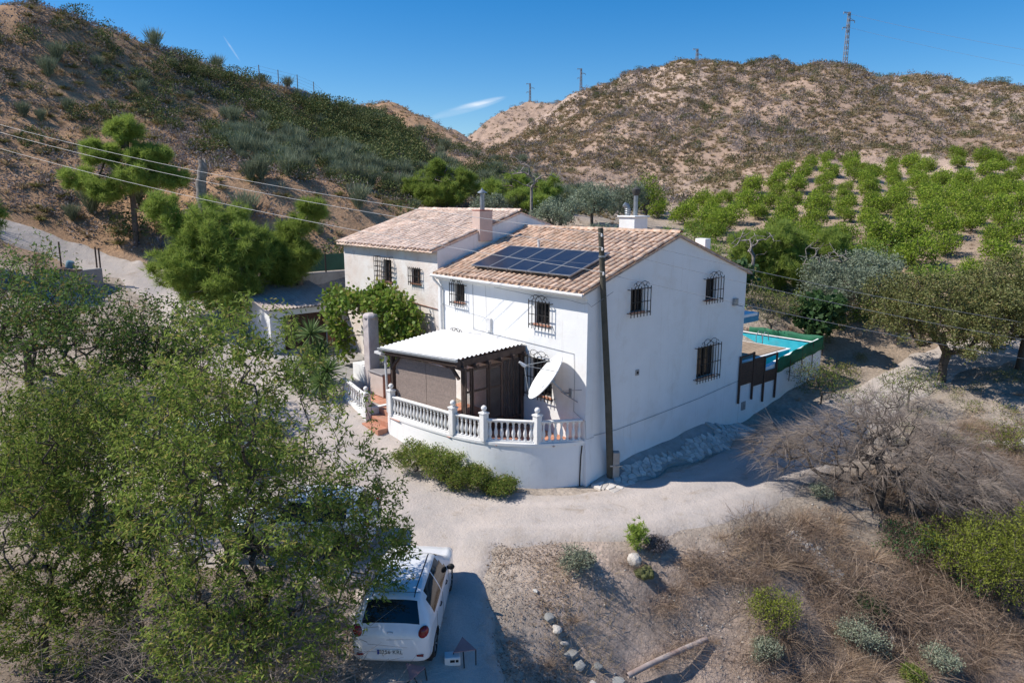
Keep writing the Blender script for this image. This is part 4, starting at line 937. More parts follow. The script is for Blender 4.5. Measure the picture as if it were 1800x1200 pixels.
gt = empty('sheet_gate', lw(-20.05,1.2,5.5), HA, 'dark green sheet-metal gate above the garage roof', 'gate')
M_GREEN = pm('green_sheet', (.014,.075,.045), (.02,.095,.06), 3, .55, .1)
for a in (-1.5, .03): s_ = MB(); s_.box(-.03,.0,a,a+1.45,.06,.95); s_.build('leaf_panel', M_GREEN, gt, bevel=.01)
s_ = MB()
for y in (-1.53,0.0,1.51): s_.box(-.05,.02,y-.03,y+.03,-.2,1.0)
s_.build('gate_post', M_IRON, gt)
pil = empty('pillar', lw(-10.5,-1.75,1.5), HA, 'tall rough concrete pillar in front of the grapevine', 'pillar')
s_ = MB(); s_.box(-.24,.24,-.24,.24,-.3,3.05); s_.lathe([(.33,3.0),(.32,3.12),(.22,3.2),(.05,3.22)], 8); s_.build('shaft', pm('limewashed_concrete',(.62,.55,.53),(.50,.43,.42),3,.95,.6,.03,dirt=(.34,.28,.26),dscale=1.3), pil, bevel=.03)
blk = MB(); blk.box(-.55,.42,-.35,.35,-.2,.72); blk.box(-.38,.25,-.36,.36,.722,.75); tag(blk.build('block', M_WHITE, loc=lw(-11.25,-1.6,1.7), rot=(0,0,HA), bevel=.02), 'white rendered masonry block at the foot of the pillar', 'block')
yd = MB(); yd.poly([(-16,-3.9),(-10.45,-2.95),(-10.45,-.02),(-15.7,-.02),(-16,-.02)], 1.0, [2.32,1.62,1.62,2.28,2.32]); tag(yd.build('paved_yard', pm('yard_concrete',(.38,.36,.345),(.31,.295,.285),1.2,.9,.3,dirt=(.24,.21,.19)), loc=HC, rot=(0,0,HA)), kind='structure')
cis = empty('cistern', (-24.6,39.4,0), R(-12), 'low concrete water cistern beside the track on the left', 'cistern')
zc = gz(-24.6,39.4); s_ = MB(); s_.box(-1.3,1.3,-1,1,zc-.8,zc+.72); s_.build('tank_wall', M_CONC, cis, bevel=.03); s_ = MB(); s_.box(-1.4,1.4,-1.1,-.5,zc+.724,zc+.80); s_.box(-1.4,-.3,-.49,1.1,zc+.724,zc+.80); s_.build('lid', pm('rusty_lid',(.20,.13,.10),None,4,.9), cis, bevel=.01)
bt = MB(); bt.lathe([(.19,0),(.2,.05),(.2,.32),(.17,.38),(.06,.40)], 12, M=Matrix.Rotation(.35,3,'Y')); tag(bt.build('drum', pm('blue_plastic',(.16,.27,.33),None,3,.5), loc=(-24.3,39.0,zc+.84), smooth=40), 'small blue-grey plastic drum on the cistern lid', 'drum')
for k, (x, y) in enumerate(((-25.3,39.9),(-23.6,40.4),(-23.35,40.3))):
    z = gz(x,y); s_ = MB(); s_.tube([(0,0,-.3),(.02,0,2.0)], .045, 6); tag(s_.build('steel_post', pm('rusty_post',(.10,.07,.055),None,5,.9), loc=(x,y,z)), ('lone rusty steel post at the left end of the cistern','left one of two rusty posts behind the cistern','right one of two rusty posts behind the cistern')[k], 'post', 'posts by the cistern')

# ---------------------------------------------------------------- ridge fence, lattice pylons
fe = empty('wire_fence', (-24,90,gz(-24,90)), 0, 'wire mesh fence along the crest of the left hill', 'fence'); FO = fe.location.copy()
fp = [(-28.2,76),(-27.2,80.5),(-26.1,83.5),(-25.0,87),(-24.2,91),(-23.6,96),(-23.1,101),(-22.8,107)]; M_POST = pm('fence_post', (.22,.21,.20), None, 5, .7)
fb = [Vector((x,y,gz(x,y)-.1)) for x, y in fp]
for p in fb: s_ = MB(); s_.tube([p-FO, p-FO+Vector((0,0,2.2))], .05, 6); s_.build('fence_post', M_POST, fe)
s_ = MB()
for a, b in zip(fb[:-1], fb[1:]):
    for k in range(6): z = Vector((0,0,.3+.36*k)); s_.tube([a-FO+z, b-FO+z], .009, 3)
s_.build('fence_wire', M_POST, fe)
s_ = MB(); V = []; F = []
ep = [(-24.4,84),(-23.3,87),(-22.5,90.5),(-22.1,95),(-21.8,100),(-21.5,106)]
for k, (x, y) in enumerate(ep):
    for dx, dz in ((-1.5,.35),(-.8,.55),(.1,.1),(.9,-.75)): V.append((x+dx+.1*math.sin(k*2.3), y, gz(x+dx,y)+max(dz,.12)))
for k in range(len(ep)-1):
    for j in range(3): F.append((k*4+j, k*4+j+1, k*4+j+5, k*4+j+4))
s_.add(V, F); tag(s_.build('plastic_liner', pm('grey_liner',(.10,.105,.115),(.20,.20,.205),.8,.5,.4,.1,2)), 'dark grey pond liner edge along the left hill crest', 'liner')
M_STEEL = pm('pylon_steel', (.30,.31,.33), None, 3, .5, metal=.4)
def pylon(x, y, top, label, w=.9):
    zb = gz(x,y)-.5; h = top-zb; e = empty('lattice_pylon', (x,y,zb), R(20), label, 'pylon', 'pylons behind the right hill'); s_ = MB()
    n = max(8, int(h/1.1))
    def c(k, t): r_ = w*(1-.68*t); a = math.pi/4+k*math.pi/2; return Vector((r_*math.cos(a), r_*math.sin(a), h*t))
    for k in range(4):
        s_.bar(c(k,0), c(k,1), .11)
        for i in range(n):
            a, b = i/n, (i+1)/n; s_.bar(c(k,a), c((k+1) % 4,b) , .055); s_.bar(c((k+1) % 4,a), c(k,b), .055)
    s_.build('mast', M_STEEL, e)
    for z, d, L in ((h-.15,-1,1.5),(h-1.7,1,1.7),(h-3.3,-1,1.5)):
        s_ = MB(); s_.bar((-d*.25,0,z),(d*L,0,z),.16,.12); s_.bar((d*L,0,z),(d*.2,0,z+.5 if z < h-.5 else z-.5),.06); s_.lathe([(.05,z-.5),(.09,z-.25),(.05,z)], 6, (d*L,0,0)); s_.build('cross_arm', M_STEEL, e)
    return e
pylon(73.2,165,49.3,'tallest lattice power pylon, standing behind the right hill crest', .75); pylon(56.6,230,54.6,'pylon top peeping over the middle of the right hill'); pylon(24.2,262,54.4,'small far pylon above the left shoulder of the right hill', .8); pylon(6.9,285,53.0,'farthest tiny pylon above the valley head', .8)
wire((73.2,165,48.9),(130,165,40), 1.2, 'upper thin power line leaving the tall pylon to the right', 'lines from the tall pylon', 1.3, .022); wire((73.2,165,46.2),(130,165,36.5), 1.2, 'lower thin power line leaving the tall pylon to the right', 'lines from the tall pylon', 1.3, .018)

# ---------------------------------------------------------------- small things on the bank and by the cars
def rock_mesh(name, seed, mat, r_=1.0):
    rng = np.random.RandomState(seed); bm = bmesh.new(); bmesh.ops.create_icosphere(bm, subdivisions=2, radius=r_)
    ax = rng.normal(size=(7, 3)); ax /= np.linalg.norm(ax, axis=1)[:, None]; off = rng.uniform(.55, .9, 7)
    for v in bm.verts:
        p = np.array(v.co)
        for a, o_ in zip(ax, off):
            d = p@a
            if d > o_*r_: p = p-a*(d-o_*r_)*.85
        v.co = p*(1+.05*rng.randn())
    me = bpy.data.meshes.new(name); bm.to_mesh(me); bm.free(); me.materials.append(mat); return me
M_ROCK = pm('limestone', (.52,.48,.43), (.40,.36,.32), 3, .95, .5, .03, vary=.25); M_WROCK = pm('white_rubble', (.72,.70,.67), (.60,.57,.53), 5, .95, .5, .03, vary=.15); M_GROCK = pm('grey_slate', (.30,.30,.29), (.24,.235,.22), 4, .9, .5, .03, vary=.2)
rocks = [rock_mesh('rock', s__, m_) for s__, m_ in ((1,M_ROCK),(2,M_ROCK),(3,M_WROCK),(4,M_WROCK),(5,M_GROCK),(6,M_GROCK))]
rng = random.Random(77); ORD = ('first','second','third','fourth','fifth','sixth','seventh','eighth','ninth','tenth','eleventh','twelfth')
def rock(x, y, s_, k, label, group, flat=.65):
    o_ = link('rock', rocks[k], None, (x, y, gz(x,y)+s_*.22), (rng.uniform(-.3,.3),rng.uniform(-.3,.3),rng.uniform(0,6)), (s_*rng.uniform(.8,1.2), s_*rng.uniform(.8,1.2), s_*flat)); return tag(o_, label, 'rock', group)
for q, (x, y, s_, k) in enumerate(((.92,15.95,.17,4),(1.08,15.75,.16,0),(1.27,15.6,.11,1),(1.45,15.45,.2,4),(1.62,15.28,.22,4),(1.30,15.3,.12,5),(.6,16.6,.08,2))): rock(x,y,s_,k,('%s stone from the far end of the row edging the parking place' % ORD[q]) if q < 5 else ('small stone beside the row edging the parking place','lone small stone above the row edging the parking place')[q-5],'stones edging the parking place')
for k in range(130):
    t = rng.betavariate(2,2); x = 8.5+1.0*t+rng.gauss(0,.14); y = 20.0-1.5*t+rng.gauss(0,.14); rock(x,y,rng.uniform(.025,.10),rng.choice((2,3)),'lump of white rubble spilling down the dry bank','white rubble on the bank')
for k in range(14): rock(10.6+rng.gauss(0,.28),17.1+rng.gauss(0,.3),rng.uniform(.05,.11),rng.choice((0,1,2)),'small pale stone in the heap below the right-hand bank','stone heap on the bank')
for k in range(10): x, y, _ = lw(-9.15-.16*k, -4.05-.20*math.sin(k*.33+.3)); rock(x,y,rng.uniform(.13,.2),rng.choice((0,4,5)),'%s border stone from the steps round the gravel bed' % ORD[k],'border stones by the steps')
for q, (x, y, s_) in enumerate(((2.6,15.35,.16),(3.0,15.2,.2),(2.1,15.5,.12),(1.9,14.9,.13),(3.5,15.35,.11))): rock(x,y,s_,rng.choice((0,4)),'loose grey stone %s the rusty pipe' % ('just below the near end of','largest of those below','left of','farthest to the lower left of','right-hand one below')[q],'stones by the pipe')
for k in range(12): rock(19.6+rng.uniform(-1.2,1.6),24+rng.uniform(-4,4),rng.uniform(.15,.4),rng.choice((0,1,3)),'pale boulder in the stream bed at the right edge','boulders in the stream bed')
pz = MB(); A = Vector((2.86,15.62,gz(2.86,15.62)+.16)); B = Vector((5.1,16.72,gz(5.1,16.72)+.18)); d = B-A; pts = [A-A, d*.3+Vector((0,0,.04)), d*.62+Vector((0,0,.03)), d]
pz.tube(pts, .075, 12, False); pz.tube(pts, .064, 12, False)
pp = pz.build('drain_pipe', pm('rusty_pipe_paint',(.27,.19,.165),(.42,.38,.36),2.2,.7,.3,dirt=(.16,.08,.06),dscale=3), loc=A, smooth=40); tag(pp, 'long rusty brown pipe lying on the bank', 'pipe')
# folding stools and crate behind the near car
def stool(x, y, rz, s_, label):
    z = gz(x,y)+.04; e = empty('folding_stool', (x,y,z), rz, label, 'stool', 'folding stools behind the car'); b = MB(); b.add([(-.24,-.16,.34),(.26,-.14,.33),(.0,.16,.47),(-.24,-.16,.325),(.26,-.14,.315),(.0,.16,.455)], ((0,1,2),(5,4,3),(0,3,4,1),(1,4,5,2),(2,5,3,0))); b.build('seat_cloth', pm('pink_cloth',(.34,.20,.20),(.26,.15,.15),5,.9), e)
    for a, c_ in (((-.23,-.15,.33),(-.20,.14,0)),((.25,-.13,.32),(.24,-.2,0)),((0,.15,.46),(-.02,-.26,0))): b = MB(); b.tube([a,c_], .014, 6); b.build('leg', M_IRON, e)
stool(-1.05,13.75,.2,1,'pink triangular folding stool beside the white car bumper'); stool(-2.05,12.95,1.0,1,'folding stool half cut off by the bottom edge of the picture')
cr = MB(); cr.box(-.17,.17,-.12,.12,0,.2); crt = empty('crate', (-1.28,13.62,gz(-1.28,13.62)+.04), .1, 'small pale crate under the pink folding stool', 'crate'); cr.build('body', M_FRAME, crt, bevel=.015); b = MB(); b.box(-.05,.05,-.123,-.121,.09,.15); b.box(.07,.13,-.123,-.121,.09,.15); b.build('hand_hole', M_DARK, crt)
# log pile by the green gate
M_LOG = pm('cut_log', (.19,.14,.105), (.12,.085,.065), 6, .95, .5)
lm = MB(); lm.tube([(0,0,0),(.5,.02,.02),(1.05,0,0)], [.09,.085,.08], 8); lm = lm.mesh('log', M_LOG, 40)
for k in range(34):
    x = -14.9+rng.uniform(0,3.0); y = 43.2+rng.uniform(-.5,.6); zz = gz(x,y)+.1+rng.uniform(0,.9)*(1-abs(k-17)/30); o_ = link('log', lm, None, (x,y,zz), (rng.uniform(-.2,.2),rng.uniform(-.3,.3),rng.uniform(-.6,.6)), (rng.uniform(.8,1.4),rng.uniform(.8,1.5),rng.uniform(.8,1.5))); tag(o_, 'cut log in the firewood heap at the foot of the earth bank', 'log', 'logs in the firewood heap')

# ---------------------------------------------------------------- cars (local frame: rear bumper at y=0, front at +y)
def crm(a, n):
    """Catmull-Rom resample of rows a (m,k) to n rows; first column is the parameter"""
    a = np.asarray(a, float); t = a[:, 0]; out = []
    for q in np.linspace(t[0], t[-1], n):
        i = int(np.clip(np.searchsorted(t, q)-1, 0, len(t)-2)); h = t[i+1]-t[i]; s = (q-t[i])/h
        m0 = (a[i+1]-a[max(i-1, 0)])/(t[i+1]-t[max(i-1, 0)]+1e-9)*h; m1 = (a[min(i+2, len(t)-1)]-a[i])/(t[min(i+2, len(t)-1)]-t[i]+1e-9)*h
        out.append((2*s**3-3*s*s+1)*a[i]+(s**3-2*s*s+s)*m0+(-2*s**3+3*s*s)*a[i+1]+(s**3-s*s)*m1)
    return np.array(out)
def car_paint(name, c1):
    m, n, l, p = _new(name); co = n.new('ShaderNodeTexCoord').outputs['Object']
    c = _mix(n, l, _ramp(n, l, _noise(n, l, co, 2.2, 8, .7), ((.5, 0), (.85, .35))), c1, (.42,.38,.33))
    l.new(c, p.inputs['Base Color']); p.inputs['Roughness'].default_value = .28; p.inputs['Coat Weight'].default_value = .6; p.inputs['Coat Roughness'].default_value = .08; return m
M_CGLASS = pm('car_glass', (.010,.012,.014), None, 2, .06, spec=.6); M_RUB = pm('tyre_rubber', (.018,.018,.018), (.035,.032,.03), 9, .85); M_RIM = pm('alloy', (.42,.43,.44), None, 5, .35, metal=.8)
M_TAIL = pm('tail_lamp', (.26,.012,.018), (.12,.008,.012), 9, .12, spec=.6); M_HEAD = pm('head_lamp', (.55,.57,.58), None, 9, .1, spec=.6); M_TRIM = pm('black_trim', (.02,.02,.02), None, 5, .6)
M_PLATE = pm('plate_white', (.74,.74,.72), None, 3, .5); M_INK = pm('ink', (.02,.02,.025), None, 3, .6); M_BLUE = pm('plate_blue', (.01,.04,.30), None, 3, .5)
M_AMBER = pm('amber_lamp', (.55,.12,.02), None, 5, .2)
#  y, half width sill, belt, roof edge, z sill, z belt, z roof(top line), roof crown
HATCH = [(0.00,.52,.58,.50,.36,.58,.64),(0.03,.66,.71,.62,.30,.66,.79),(.08,.735,.775,.68,.28,.78,.92),(.13,.775,.80,.68,.27,.86,1.0),(.22,.80,.822,.655,.26,.93,1.15),(.36,.825,.84,.60,.25,.97,1.34),(.46,.838,.85,.575,.25,.975,1.445),
         (.60,.85,.858,.565,.24,.975,1.495),(1.1,.862,.868,.575,.23,.965,1.53),(1.8,.862,.868,.585,.23,.95,1.525),(2.35,.86,.866,.575,.23,.94,1.47),(2.75,.86,.863,.64,.23,.93,1.25),(3.05,.855,.858,.70,.23,.92,1.05),(3.2,.85,.852,.72,.24,.90,.985),(3.6,.835,.835,.70,.25,.84,.93),(3.9,.79,.78,.64,.27,.76,.84),(4.02,.70,.70,.58,.32,.66,.74),(4.06,.6,.62,.5,.38,.56,.62)]
def make_car(name, st, label, paint, loc, heading, plate=None, rails=False):
    e = empty(name, loc, heading, label, 'car')
    ns, a = 150, crm(st, 150); L = st[-1][0]
    # ring of half-section points, mirrored
    hv = [];  K = 27
    for r_ in a:
        y, ws, wb, wr, zs, zb, zr = r_
        ctrl = np.array([(0,0,zs-.02),(1,ws*.55,zs-.02),(2,ws*.93,zs),(3,ws,zs+.07),(4,(ws+wb)/2+.012,(zs+zb)*.5),(5,wb,zb-.05),(6,wb-.012,zb),(7,wb*.72+wr*.28,zb+(zr-zb)*.3),(8,wr+.02,zb+(zr-zb)*.84),(9,wr*.86,zr-.022),(10,wr*.5,zr-.004),(11,0,zr)])
        hv.append(crm(ctrl, K)[:, 1:])
    hv = np.array(hv); tv = np.linspace(0, 11, K)
    P = np.zeros((ns, 2*K-1, 3)); P[:, :, 1] = a[:, 0][:, None]
    P[:, :K, 0] = hv[:, :, 0]; P[:, :K, 2] = hv[:, :, 1]; P[:, K:, 0] = -hv[:, K-2::-1, 0]; P[:, K:, 2] = hv[:, K-2::-1, 1]
    tt = np.r_[tv, tv[K-2::-1]]
    ax = (.66, 3.28); rad = .345; drop = np.zeros((ns, 2*K-1), bool)
    for yc in ax:   # wheel arches: push the side sheet out of the wheel circle
        dy = P[:, :, 1]-yc; dz = P[:, :, 2]-.30; d = np.hypot(dy, dz); ins_ = (d < rad) & (np.abs(P[:, :, 0]) > .5)
        sc_ = rad/np.maximum(d, 1e-3); zz = .30+dz*sc_; yy = yc+dy*sc_; P[:, :, 2] = np.where(ins_, zz, P[:, :, 2]); P[:, :, 1] = np.where(ins_, yy, P[:, :, 1]); drop |= ins_
    idx = np.arange(ns*(2*K-1)).reshape(ns, -1); Q = np.stack([idx[:-1, :-1], idx[:-1, 1:], idx[1:, 1:], idx[1:, :-1]], -1)
    dr = drop[:-1, :-1] & drop[1:, 1:] & drop[:-1, 1:] & drop[1:, :-1]
    yc = (a[:-1, 0]+a[1:, 0])[:, None]/2+0*tt[None, :-1]; tc = ((tt[:-1]+tt[1:])/2)[None]+0*yc; xc = (P[:-1, :-1, 0]+P[1:, 1:, 0])/2
    zc = (P[:-1, :-1, 2]+P[1:, 1:, 2])/2
    part = np.zeros(dr.shape, int)
    part[(yc > .17) & (yc < .43) & (tc > 8.3) & (np.abs(xc) < .60-.35*(yc-.2))] = 1                      # rear window
    part[(yc > 2.40) & (yc < 3.0) & (tc > 8.2)] = 2                                           # windscreen
    slope = (tc > 6.35) & (tc < 8.15)
    side = slope & (yc > .62) & (yc < 2.72-.55*np.clip((tc-6.3)/1.9, 0, 1)+0) & (zc > 1.0)
    part[side & (np.abs(yc-1.55) > .035) & ~((yc < .75) & (tc > 7.6))] = 3
    part[dr] = 9
    V = P.reshape(-1, 3)
    def sub(nm, k, mat, sink=0):
        f = Q[part == k]; u, inv = np.unique(f.ravel(), return_inverse=True); v = V[u].copy()
        return link(nm, np_mesh(nm, v, inv.reshape(-1, 4)[:, ::-1], mat, True), e)
    body = sub('body', 0, paint)
    cap = MB(); cap.add([tuple(p) for p in P[0]], (tuple(range(2*K-1)),)); cap.build('rear_bumper', paint, body); cap = MB(); cap.add([tuple(p) for p in P[-1]], (tuple(range(2*K-2, -1, -1)),)); cap.build('front_bumper', paint, body)
    sub('rear_window', 1, M_CGLASS); sub('windscreen', 2, M_CGLASS); 
    f = Q[part == 3]; left = V[f[:, 0], 0] < 0; fr = V[f[:, 0], 1] > 1.55
    for sd in (True, False):
        for fb_ in (True, False):
            g = f[(left == sd) & (fr == fb_)]; u, inv = np.unique(g.ravel(), return_inverse=True); link('side_window', np_mesh('side_window', V[u], inv.reshape(-1, 4)[:, ::-1], M_CGLASS, True), e)
    under = MB(); under.box(-.72,.72,.2,3.85,.22,.5)
    for yc_ in ax:
        for s in (-1, 1): under.lathe([(.36,0),(.36,.2)], 20, (s*.78-(.2 if s > 0 else 0), yc_, .30), Matrix.Rotation(math.pi/2, 3, 'Y'))
    under.build('underbody', M_TRIM, e)
    for yc_ in ax:
        for s in (-1, 1):
            Mx = Matrix.Rotation(s*math.pi/2, 3, 'Y'); o_ = (s*.66, yc_, .30)
            w_ = empty('wheel', o_, 0); w_.parent = e
            t_ = MB(); t_.lathe([(.20,0),(.285,.0),(.305,.03),(.305,.15),(.285,.185),(.21,.19),(.20,.17)], 28, (0,0,0), Mx); t_.build('tyre', M_RUB, w_, smooth=40)
            t_ = MB(); t_.lathe([(.205,.03),(.205,.165),(.19,.17),(.18,.12),(.04,.12),(.04,.15),(.001,.152)], 24, (0,0,0), Mx)
            for k in range(7): an_ = k*2*math.pi/7; t_.bar(Mx@Vector((.03*math.cos(an_),.03*math.sin(an_),.15)), Mx@Vector((.19*math.cos(an_),.19*math.sin(an_),.165)), .045, .03)
            t_.build('rim', M_RIM, w_, smooth=40)
    for s in (-1, 1):
        # rear lamp: a rounded lozenge wrapped round the corner
        b = MB(); Mr = Matrix.Rotation(s*.5, 3, 'Y')@Matrix.Diagonal((.105,.10,.165)); prof = [(max(1e-3, math.sin(math.pi*i/8)), -math.cos(math.pi*i/8)) for i in range(9)]; b.lathe(prof, 14, (s*.675,.125,.885), Mr); b.build('tail_light', M_TAIL, e, smooth=60)
        b = MB(); b.ball((s*.66,3.90,.72), .16, 12, 7, (.9,.75,.55)); b.build('headlight', M_HEAD, e, smooth=50)
        b = MB(); b.ball((s*.93,2.60,1.0), .10, 12, 7, (.9,.55,.75)); b.bar((s*.82,2.62,.96),(s*.90,2.61,.98),.06); b.build('mirror', M_TRIM, e, smooth=50)
        for y in (1.15, 2.05): b = MB(); b.tube([(s*.872,y,.86),(s*.892,y+.03,.862),(s*.892,y+.15,.862),(s*.872,y+.18,.86)], .014, 6); b.build('door_handle', M_TRIM, e)
        for y in (.78, 1.58, 2.62):   # door seams
            i = int(np.argmin(np.abs(a[:, 0]-y))); pts = [(s*(hv[i][k, 0]+.001), a[i, 0], hv[i][k, 1]) for k in range(7, 15)]; b = MB(); b.tube(pts, .0045, 4); b.build('door_seam', M_TRIM, body)
        pts = [(s*(hv[i][22, 0]+.004), a[i, 0], hv[i][22, 1]+.004) for i in range(18, 88, 6)]; b = MB(); b.tube(pts, .012, 4); b.build('roof_strip', M_TRIM, body)
        b = MB(); b.box(s*.62-.07,s*.62+.07,-.012,.05,.42,.46); b.build('reflector', M_TAIL, e)
    b = MB(); b.bar((-.5,.05,.905),(.5,.05,.905),.006) if False else b.tube([(x, .075+.03*abs(x), .80-.04*(1-abs(x))) for x in np.linspace(-.60,.60,9)], .006, 4); b.build('tailgate_seam', M_TRIM, body)
    b = MB(); b.tube([(x, .585-.0*x, 1.512-.035*x*x) for x in np.linspace(-.56,.56,7)], .006, 4); b.build('spoiler_seam', M_TRIM, body)
    b = MB(); b.tube([(.0,.165,1.04),(.16,.20,1.10),(.34,.24,1.14)], .010, 5); b.build('rear_wiper', M_TRIM, e)
    # badge: small shield outline below the rear window
    b = MB(); pts = [(-.055,.905),(.055,.905),(.045,.855),(0,.83),(-.045,.855),(-.055,.905)]; b.tube([(x, .088-.35*(z-.87)*-.3-.02, z) for x, z in pts], .010, 5); b.build('badge', M_RIM, e)
    b = MB(); b.ball((0,.045,.775), .02, 8, 5); b.build('lock', M_TRIM, e)
    if plate:
        b = MB(); b.box(-.27,.27,-.018,.03,.45,.57); pl_ = b.build('number_plate', M_PLATE, e, bevel=.004)
        b = MB(); b.box(-.258,-.222,-.0205,-.0185,.457,.563); b.build('plate_band', M_BLUE, pl_)
        cu = bpy.data.curves.new('plate_text', 'FONT'); cu.body = plate; cu.size = .118; cu.extrude = .001; cu.align_x = 'CENTER'; cu.space_character = 1.05
        to = bpy.data.objects.new('tmp', cu); COL.objects.link(to); bpy.context.view_layer.update(); me = bpy.data.meshes.new_from_object(to.evaluated_get(bpy.context.evaluated_depsgraph_get())); bpy.data.objects.remove(to)
        me.materials.clear(); me.materials.append(M_INK); link('plate_lettering', me, pl_, (.02,-.021,.476), (math.pi/2,0,0))
    return e
WP = car_paint('white_car_paint', (.72,.73,.75)); WP2 = car_paint('pearl_car_paint', (.60,.63,.67))
make_car('parked_car', HATCH, 'white hatchback parked with its tail to the viewer, number plate 0256 KRL', WP, (-2.50,13.02,gz(-2.4,14.9)+.03), R(-2.5), '0256 KRL')
make_car('parked_car', HATCH, 'white car parked side-on behind the big almond tree', WP2, (-3.75,18.35,gz(-5.7,18.3)+.03), R(88))
make_car('parked_car', HATCH, 'pale car parked farthest back, glimpsed through the almond crown', WP2, (-8.6,21.3,gz(-10.2,22.3)+.03), R(57))

# ---------------------------------------------------------------- plant builders
def unit(v): return v/np.maximum(np.linalg.norm(v, axis=-1, keepdims=True), 1e-9)
def leaf_quads(rng, P, D, L, W, curl=.15):
    """diamond leaves at P along D (arrays); returns (V, F)"""
    n = len(P); D = unit(D); S = unit(np.cross(D, rng.normal(size=(n, 3)))); U = np.cross(S, D); L = np.broadcast_to(L, n)[:, None]; W = np.broadcast_to(W, n)[:, None]
    V = np.stack([P, P+D*L*.45+S*W/2, P+D*L+U*L*curl, P+D*L*.45-S*W/2], 1)
    return V.reshape(-1, 3), np.arange(4*n).reshape(n, 4)
def broad_quads(rng, P, D, L):
    """broad lobed leaves: five-sided faces, mostly facing out"""
    n = len(P); D = unit(D); S = unit(np.cross(D, rng.normal(size=(n, 3)))); U = np.cross(S, D); L = np.broadcast_to(L, n)[:, None]
    V = np.stack([P, P+D*L*.35+S*L*.52, P+D*L*.95+S*L*.30+U*L*.1, P+D*L*.95-S*L*.30+U*L*.1, P+D*L*.35-S*L*.52], 1)
    return V.reshape(-1, 3), np.arange(5*n).reshape(n, 5)
def blades(rng, P, D, L, W, droop=.3):
    """grass blades / needles: two-step tapering ribbons (one quad and one tip triangle folded into a quad)"""
    n = len(P); D = unit(D); S = unit(np.cross(D, rng.normal(size=(n, 3)))); L = np.broadcast_to(L, n)[:, None]; W = np.broadcast_to(W, n)[:, None]
    dn = np.array((0, 0, -1.))*L*np.asarray(droop).reshape(-1, 1)
    M = P+D*L*.55+dn*.25; T = P+D*L+dn
    V = np.stack([P-S*W/2, P+S*W/2, M+S*W*.4, M-S*W*.4, T+S*W*.08, T-S*W*.08], 1).reshape(-1, 3)
    i = np.arange(n)[:, None]*6; F = np.concatenate([i+np.array([0, 1, 2, 3]), i+np.array([3, 2, 4, 5])]); return V, F
def segs(P0, P1, R0, R1, k=4):
    """tapered prisms between point arrays"""
    n = len(P0); D = unit(P1-P0); a = np.where(np.abs(D[:, 2:3]) < .9, np.array([[0, 0, 1.]]), np.array([[1., 0, 0]])); X = unit(np.cross(D, a)); Y = np.cross(D, X)
    th = np.arange(k)*2*np.pi/k; c = np.cos(th)[None, :, None]; s = np.sin(th)[None, :, None]; ring = X[:, None]*c+Y[:, None]*s
    V = np.concatenate([P0[:, None]+ring*R0[:, None, None], P1[:, None]+ring*R1[:, None, None]], 1).reshape(-1, 3)
    i = np.arange(n)[:, None]*2*k; F = np.concatenate([i+np.array([j, (j+1) % k, k+(j+1) % k, k+j]) for j in range(k)]); return V, F
def cat(*vf):
    V = []; F = []; o = 0
    for v, f in vf: V.append(v); F.append(f+o); o += len(v)
    return np.concatenate(V), np.concatenate(F)
def skeleton(seed, trunk, lobes, n, step=.5, outer=.5, pull=.0):
    """branch graph: trunk polyline, then points of the crown lobes hooked one by one to the nearest branch"""
    rng = np.random.RandomState(seed); nodes = []; par = []
    for k in range(len(trunk)-1):
        a, b = np.array(trunk[k], float), np.array(trunk[k+1], float); m = max(1, int(np.linalg.norm(b-a)/step))
        for j in range(m): nodes.append(a+(b-a)*j/m); par.append(len(nodes)-2)
    nodes.append(np.array(trunk[-1], float)); par.append(len(nodes)-2); par[0] = -1
    vol = np.array([l[1][0]*l[1][1]*l[1][2] for l in lobes])**.8; pick = rng.choice(len(lobes), n, p=vol/vol.sum())
    d = unit(rng.normal(size=(n, 3)))*(rng.uniform(0, 1, (n, 1))**outer); pts = np.array([lobes[k][0] for k in pick])+d*np.array([lobes[k][1] for k in pick])
    root = np.array(trunk[-1]); pts = pts[np.argsort(np.linalg.norm(pts-root, axis=1))]
    cap = n*6+len(nodes)+100; A = np.zeros((cap, 3)); A[:len(nodes)] = nodes; m = len(nodes); tipf = []; first = max(0, int(m*.45))
    for p in pts:
        q = A[first:m]; dist = np.linalg.norm(q-p, axis=1)+np.maximum(0, q[:, 2]-p[2])*.6; j = first+int(np.argmin(dist)); a = A[j]; L = np.linalg.norm(p-a); k = max(1, int(L/step+.5)); prev = j
        side = unit(rng.normal(size=3))*L*.06; 
        for i in range(1, k+1):
            if m >= cap: break
            t = i/k; A[m] = a+(p-a)*t+side*np.sin(np.pi*t)+np.array((0, 0, .06*L*np.sin(np.pi*t))); par.append(prev); prev = m; m += 1
    A = A[:m]; par = np.array(par[:m]); cnt = np.ones(m)
    for i in range(m-1, 0, -1): cnt[par[i]] += cnt[i]
    return A, par, cnt
def bark_mesh(A, par, cnt, r0, rmin=.006, pw=.5, k=5):
    i = np.arange(1, len(A)); r = np.maximum(rmin, r0*(cnt/cnt[0])**pw); return segs(A[par[i]], A[i], np.minimum(r[par[i]], r[i]*1.6), r[i], k)
def leaf_spots(rng, A, par, cnt, per, spread, maxc=6):
    i = np.where(cnt <= maxc)[0]; i = i[i > 0]; i = np.repeat(i, per); t = rng.uniform(0, 1, (len(i), 1)); P = A[par[i]]*(1-t)+A[i]*t
    D = unit(unit(A[i]-A[par[i]])*.6+rng.normal(size=(len(i), 3))*.8); return P+rng.normal(size=P.shape)*spread, D
